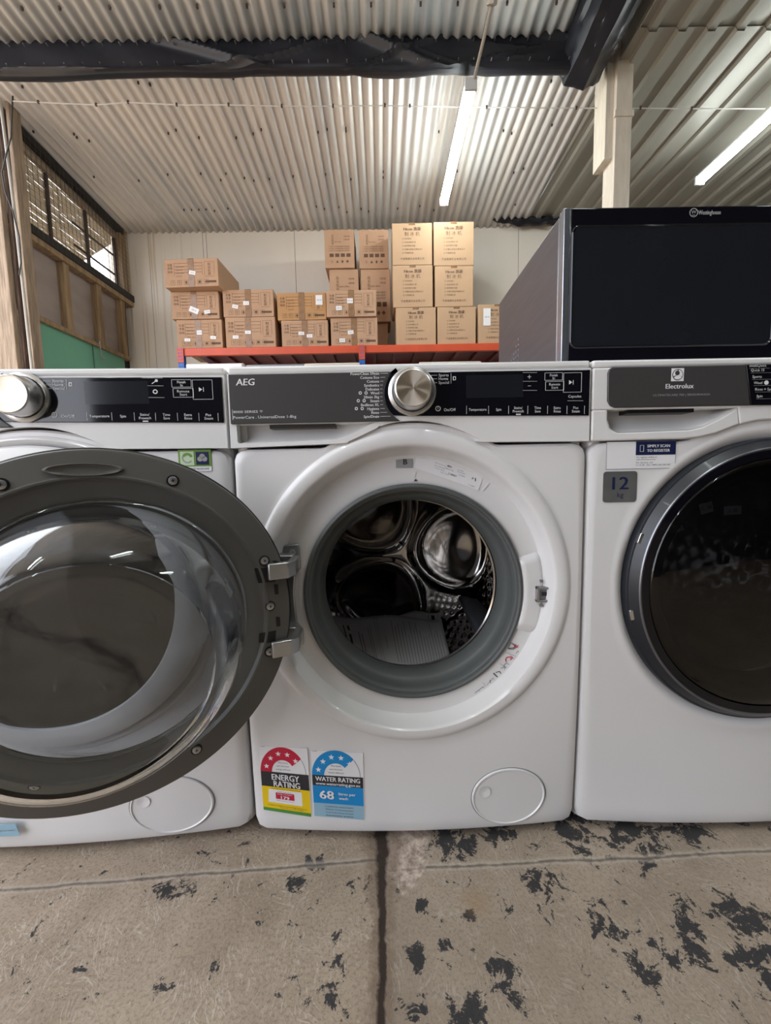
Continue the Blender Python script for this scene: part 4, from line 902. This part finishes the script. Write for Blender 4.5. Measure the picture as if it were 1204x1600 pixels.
# the two arms reaching from the hinge to the door
for z in (.522, .395):
    am = MB(); pts = [(-.204, .000), (-.204, -.040), (-.210, -.0485), (-.2325, -.0605), (-.2275, -.0680), (-.200, -.0560), (-.191, -.040), (-.194, .000)]
    n_ = len(pts); vs = [(x, y, z-.013) for x, y in pts]+[(x, y, z+.013) for x, y in pts]
    am.add(vs, [tuple(range(n_)), tuple(range(2*n_-1, n_-1, -1))]+[(i, n_+i, n_+(i+1) % n_, (i+1) % n_) for i in range(n_)], 'steel')
    am.build('hinge_arm', mc, 'light metal arm carrying the open door', bevel=.002)

# ---------------------------------------------------------------- left machine
ml = empty('washing_machine', (-.6215, -.0096, 0), 'white front loading washing machine at the left, behind the open glass door', 'washing machine', None, .047)
ml.location.x = -.625; ml.scale = (1.07, 1, 1)
body(ml); controls(ml, True); flap(ml)
front_plate([(.0, .02), (.25, .02), (.258, .008), (.264, -.002), (.268, -.006), (.272, -.004), (.2745, 0)], ml)
ld = bpy.data.objects.new('door', None); C.objects.link(ld); ld.parent = ml; ld.location = (0, 0, CZ)
MB().lathe([(.258, .01), (.258, -.012), (.254, -.022), (.246, -.027), (.228, -.030), (.215, -.031), (.212, -.026), (.21, .005)], 0, 0, 'whitep', n=128).build('door_ring', ld, 'white closed door ring')
MB().lathe([(.213, .004), (.213, -.027), (.20, -.033), (.15, -.037), (.0, -.041)], 0, 0, 'black', n=128).build('door_glass', ld, 'dark door glass')
Q = Matrix.Diagonal((1/1.07, 1, 1, 1)) @ Matrix.Rotation(-.047, 4, 'Z') @ Matrix.Translation((.625, .0096, 0))
def FL(px, py):       # photo point on the left machine's face, in that machine's coordinates
    d = fw+RT*((px-602)/FPX)-UP*((py-800)/FPX); nrm = Vector((math.sin(.047), -math.cos(.047), 0)); c0 = Vector((-.6215, -.0096, 0))
    p = Q @ (CAM+d*((c0-CAM).dot(nrm)/d.dot(nrm))); return (p.x, p.z)
g = MB(); x0, z1 = FL(278, 703); x1, z0 = FL(331, 736); w_ = x1-x0; h_ = z1-z0; Y = -.0012
g.rect(x0, x1, z0+h_*.22, z1, Y, 'bgreen'); g.rect(x0, x1, z0, z0+h_*.22, Y, 'label'); g.rect(x0+w_*.06, x0+w_*.48, z0+h_*.28, z1-h_*.08, Y-.0004, 'lgreen'); g.rect(x0+w_*.54, x0+w_*.93, z0+h_*.30, z1-h_*.11, Y-.0004, 'navy')
x, z = x0+w_*.28, z0+h_*.62; g.ringarc(x, z, .0045, .0085, .3, 2.6, Y-.0008, 'bgreen'); g.ringarc(x, z, .0065, .0085, 2.6, 5.6, Y-.0008, 'tag')
x = x0+w_*.735
for a, b in ((0, .0025), (-.0035, -.002), (.0035, -.002)): g.disc(x+a, z+b, .0042, Y-.0008, 'tag')
g.text('WOOL HAND WASH SAFE', (x0+x1)/2, z0+h_*.12, h_*.085, Y-.0004, 'blackink', 'c', width=w_*.85)
g.build('wool_wash_label', ml, 'green wool wash label', smooth=False)
x0, z1 = FL(-40, 1283); x1, z0 = FL(40, 1296)
MB().prism([(x0, z0), (x1, z0-.001), (x1-.006, z1), (x0, z1)], -.012, -.0115, 'pblue').text('www.waterrating.gov.au tested', x1-.008, (z0+z1)/2, .003, -.0124, 'greyink', 'r').build('water_rating_label', ml, 'lower edge of a pale blue water label', smooth=False)

# ---------------------------------------------------------------- right machine
XR = .6005
mr = empty('washing_machine', (XR, 0, 0), 'white front loading washing machine with closed smoked glass door, under the microwave', 'washing machine')
body(mr)
front_plate([(.19, .06), (.20, .024), (.235, .022), (.247, .012), (.256, .003), (.262, .0), (.268, -.001), (.272, 0)], mr, cz=.470, cx=.018)
cf = [(x, z) for x, z in seamc()]
R_ = MB()
def FR(px, py, y=0.0): x, z = F(px, py, y); return (x-XR, z)
sm2 = [(-W, .7190), (-.14, .7195), (-.12, .7215), (-.09, .7275), (-.06, .7385), (-.02, .7480), (.03, .7500), (.08, .745), (.12, .735), (.15, .728), (W, .7215)]
low = [(-W, .770)]+sm2[:5]+[(-.05, .742), (-.055, .770), (-.085, .7520), (-.115, .7390), (-.135, .7350), (-.255, .7325), (-.268, .7400), (-.272, .752), (-.272, .770)]
R_.prism(low, -.005, .02, 'whitep'); R_.prism([(-W, .770), (-.055, .770), (-.05, .742)]+sm2[5:]+[(W, .838), (-W, .838)], -.005, .02, 'whitep')
R_.build('control_fascia', mr, bevel=.003, seg=3)
lip = [(-.272, .752), (-.268, .740), (-.255, .7325), (-.135, .735), (-.115, .739), (-.085, .752), (-.055, .770)]
def gf2(u, v):
    t = u*(len(lip)-1); i = min(int(t), len(lip)-2); f = t-i; x = lip[i][0]*(1-f)+lip[i+1][0]*f; z = lip[i][1]*(1-f)+lip[i+1][1]*f; a = v*PI/2
    return (x, -.0045+.034*math.sin(a), z+(.774-z)*(1-math.cos(a)))
MB().grid(gf2, 60, 12, 'whitep').build('drawer_grip', mr)
MB().box(-.235, -.125, .0, .028, .7640, .7705, 'blackpl').build('grip_edge', mr)
dpn = [FR(1158, 570), FR(1166, 632)]
dp = [(-.268, .838), (-.0495, .838), (-.0375, .7725), (-.262, .7725), (-.270, .776), (-.2745, .784), (-.2755, .828), (-.273, .835)]
MB().prism(dp, -.0085, 0, 'dkpanel').build('dispenser_drawer', mr, 'dark grey dispenser drawer front', bevel=.0015)
MB().prism([(-.0485, .838), (.27, .838), (.275, .832), (.275, .776), (.27, .7725), (-.0365, .7725)], -.0082, 0, 'black').build('display_panel', mr, bevel=.001)
knob(mr, .06, .8045, 0)
t = MB(); Y = -.0092; K = 'tag'
x, z = FR(1052, 587.5); s = .0103
t.rect(x-s, x+s, z-s, z+s, Y, 'label', .0003); t.disc(x, z, s*.86, Y-.0003, 'dkpanel', 32)
t.ringarc(x, z, s*.0, s*.74, math.radians(95), math.radians(200), Y-.0006, 'label', 16); t.ringarc(x, z, s*.0, s*.74, math.radians(215), math.radians(330), Y-.0006, 'label', 16); t.ringarc(x, z, s*.1, s*.74, math.radians(-25), math.radians(80), Y-.0006, 'label', 16); t.ringarc(x-s*.1, z+s*.25, 0, s*.36, 0, 2*PI, Y-.0009, 'dkpanel', 16)
t.text('Electrolux', *FR(1055, 605), .0075, Y, 'label', 'c', width=.046, bold=.0004); t.text('ULTIMATECARE 700 | SENSORWASH', *FR(1058, 618.5), .0032, Y, K, 'c', width=.094)
for i, (nm, py) in enumerate((('intelliQuick', 573.5), ('Quick 15', 580.5), ('Sports', 590.5), ('Wool', 600), ('Rinse + Spin', 610), ('Spin', 620.5))):
    px = 1163+i*2.2; x, z = FR(px, py); t.text(nm, x, z, .0042, -.0090, 'ink'); t.line((x, z-.0045), (x+.034, z-.0045), .0003, -.0090, K)
    if nm == 'Wool': t.disc(x+.021, z, .0034, -.0090, 'ink')
t.build('panel_lettering', mr, smooth=False)
q = MB(); x0, z1 = FR(948, 691); x1, z0 = FR(1053, 731); Y = -.0008; w_ = x1-x0; h_ = z1-z0
q.rect(x0-.0008, x1+.0008, z0-.0008, z1+.0008, Y+.0003, 'greyink', .0003); q.rect(x0, x1, z0, z1, Y, 'label', .0004); q.rect(x0+w_*.42, x1, z0+h_*.50, z1, Y-.0004, 'navy', .0004)
q.text('SIMPLY SCAN', x0+w_*.58, z0+h_*.83, h_*.10, Y-.0008, 'ink', 'l', width=w_*.33, bold=.0004).text('TO REGISTER', x0+w_*.58, z0+h_*.66, h_*.10, Y-.0008, 'ink', 'l', width=w_*.33, bold=.0004)
for (a, b) in (((.48, .63), (.53, .63)), ((.48, .86), (.53, .86)), ((.48, .63), (.48, .86)), ((.53, .63), (.53, .86))): q.line((x0+w_*a[0], z0+h_*a[1]), (x0+w_*b[0], z0+h_*b[1]), .0005, Y-.0008, 'ink')
for s_, v, wd in (('To register online at', .42, .30), ('www.electrolux.com.au', .34, .28), ('For Service, call', .22, .24), ('13 13 49   AU - 0800 436 245 NZ', .13, .50)): q.text(s_, x0+w_*.43, z0+h_*v, h_*.05, Y-.0004, 'blackink', 'l', width=w_*wd)
q.build('registration_label', mr, 'white and navy registration label', smooth=False)
k = MB(); x0, z1 = FR(942, 737); x1, z0 = FR(993, 784); rr = .005
pts = []
for cx, cz_, a0 in ((x1-rr, z1-rr, 0), (x0+rr, z1-rr, 90), (x0+rr, z0+rr, 180), (x1-rr, z0+rr, 270)): pts += [(cx+rr*math.cos(math.radians(a0+i*18)), cz_+rr*math.sin(math.radians(a0+i*18))) for i in range(6)]
k.prism(pts, Y-.0002, Y+.0004, 'silver'); k.text('12', (x0+x1)/2, z0+(z1-z0)*.62, .021, Y-.0006, 'navy', 'c', bold=.0012, width=.027); k.text('kg', (x0+x1)/2+.001, z0+(z1-z0)*.24, .0085, Y-.0006, 'navy', 'c')
k.build('capacity_sticker', mr, 'silver 12 kg sticker', smooth=False)
rd = bpy.data.objects.new('door', None); C.objects.link(rd); rd.parent = mr; rd.location = (.0175, 0, .470)
MB().lathe([(.250, .014), (.2502, .001), (.2485, -.004), (.2465, -.0055), (.245, -.0060), (.2385, -.0140), (.2345, -.0185)], 0, 0, 'dkring', n=144).build('outer_ring', rd)
MB().lathe([(.2345, -.0185), (.2330, -.0200), (.2312, -.0202), (.2300, -.0190)], 0, 0, 'steelrim', n=144).build('inner_ring', rd, 'satin metal inner ring')
MB().lathe([(.2300, -.0190), (.2170, -.0185), (.2155, -.012)], 0, 0, 'black', n=144).build('glass_surround', rd, 'gloss black band around the glass')
MB().lathe([(.2168, -.0165), (.212, -.0205), (.195, -.0250), (.15, -.0320), (.08, -.0370), (0, -.0390), (0, -.034), (.08, -.032), (.15, -.027), (.195, -.0200), (.2168, -.0125), (.2168, -.0165)], 0, 0, 'smoke', n=144).build('door_glass', rd, 'smoked dark door glass')
MB().lathe([(.225, -.010), (.19, -.006), (.18, .01), (.175, .03)], 0, 0, 'blackpl', n=96).build('inner_frame', rd)
for ang in (160, 192):
    a = math.radians(ang); x, z = .2440*math.cos(a), .2440*math.sin(a); u = Vector((-math.sin(a), 0, math.cos(a)))*.009; v_ = Vector((math.cos(a), 0, math.sin(a)))*.003
    MB().obox(Vector((x, -.0105, z))-u-v_, u*2, v_*2, (0, .006, 0), 'chrome').build('door_clip', rd, 'bright clip on the rim', bevel=.0008)
def dw2(u, v):
    a = 2*PI*u; rr_ = .155+.03*v; y = .03+.22*v; return (rr_*math.cos(a), y, rr_*math.sin(a))
dd = MB().grid(lambda u, v: ((.20-.004*max(0, math.cos(40*PI*u*1)*math.sin(9*PI*v)))*math.cos(2*PI*u), .03+.25*v, (.20-.004*max(0, math.cos(40*PI*u)*math.sin(9*PI*v)))*math.sin(2*PI*u)), 240, 40, 'drum', wrap=True)
dd.lathe([(.20, .28), (.0, .275)], 0, 0, 'drum'); dd.build('drum', mr, shift=(.018, 0, .470))
for (px, py, w1, h1, r_) in ((1070, 828, .020, .013, .35), (1116, 795, .022, .018, .25), (1158, 799, .030, .015, .05)):  # pale cards put in behind the glass to imitate reflections of opposite labels
    x, z = FR(px, py, -.02); c, s_ = math.cos(r_), math.sin(r_); z -= .470; x -= .018
    pp = [(x+(a*w1*c-b*h1*s_), z+(a*w1*s_+b*h1*c)) for a, b in ((-.5, -.5), (.5, -.5), (.5, .5), (-.5, .5))]
    lb = MB().prism(pp, -.0015, -.001, 'paper').text('C 38', x, z, h1*.35, -.0018, 'blackink', 'c', r_); lb.build('label_reflection', rd, 'small pale card standing in for a reflected label in the glass', smooth=False)

# ---------------------------------------------------------------- microwave
mw = empty('microwave_oven', (.55, .1, .853), 'black microwave oven with grey metal side standing on the right washing machine', 'microwave')
X0, X1, H0 = -.256, .262, .305
TOPZ = P(880, 325, .1).z-.853
MB().box(X0, X1, .022, .42, .0, TOPZ-.002, 'mwmetal').build('housing', mw, bevel=.003)
for i in range(7):
    pass
vn = MB()
for i in range(6):
    for j in range(3+min(i, 5)):
        y = .32-.026*0-i*.016; z = .045+j*.013
        vn.obox((X0-.0015, y, z), (.002, 0, 0), (0, .009, .003), (0, -.0015, .005), 'mwtrim')
vn.build('side_vents', mw, 'small slanted air vents')
MB().box(X0, X0+.012, .0, .022, .0, TOPZ, 'mwtrim').build('side_trim', mw, 'bright metal corner strip', bevel=.001)
MB().box(X0+.012, X1, .0, .022, .0, TOPZ, 'black').build('door', mw, bevel=.002)
a = F(893, 352, .1); b = F(893, 545, .1); wx = a[0]-.55; wz1 = a[1]-.853; wz0 = b[1]-.853; wxr = X1-.12
fr = MB(); rr = .012
def rrect(x0, x1, z0, z1, r):
    p = []
    for cx, cz_, a0 in ((x1-r, z1-r, 0), (x0+r, z1-r, 90), (x0+r, z0+r, 180), (x1-r, z0+r, 270)): p += [(cx+r*math.cos(math.radians(a0+i*15)), cz_+r*math.sin(math.radians(a0+i*15))) for i in range(7)]
    return p
po, pi_ = rrect(wx, wxr, wz0, wz1, .014), rrect(wx+.004, wxr-.004, wz0+.004, wz1-.004, .012); n_ = len(po)
fr.add([(x, -.0002, z) for x, z in po]+[(x, -.0025, z) for x, z in [(q[0]*.5+w_[0]*.5, q[1]*.5+w_[1]*.5) for q, w_ in zip(po, pi_)]]+[(x, -.0002, z) for x, z in pi_], [(j*n_+i, (j+1)*n_+i, (j+1)*n_+(i+1) % n_, j*n_+(i+1) % n_) for j in (0, 1) for i in range(n_)], 'black')
fr.prism(pi_, -.0006, 0, 'display'); fr.build('door_window', mw, 'dark window with raised rim')
lg = MB(); x, z = F(1083, 332.5, .1); x -= .55; z -= .853; x2, _ = F(1090, 332.5, .1); x3, _ = F(1125, 332.5, .1)
lg.ringarc(x, z, .0066, .0078, 0, 2*PI, -.0008, 'tag'); lg.text('W', x, z+.001, .006, -.0008, 'tag', 'c'); lg.line((x-.003, z-.0045), (x+.003, z-.0045), .0008, -.0008, 'tag'); lg.text('Westinghouse', x2-.55, z, .0075, -.0008, 'tag', 'l', width=x3-x2, bold=.0004)
lg.build('maker_lettering', mw, smooth=False)
cp = MB().rect(wxr+.012, X1-.008, .02, TOPZ-.02, -.0006, 'display').build('control_panel', mw)
for sx in (X0+.04, X1-.04):
    for y in (.05, .37): MB().tube([(sx, y, -.002), (sx, y, .003)], .012, 'blackpl', n=12).build('foot', mw)
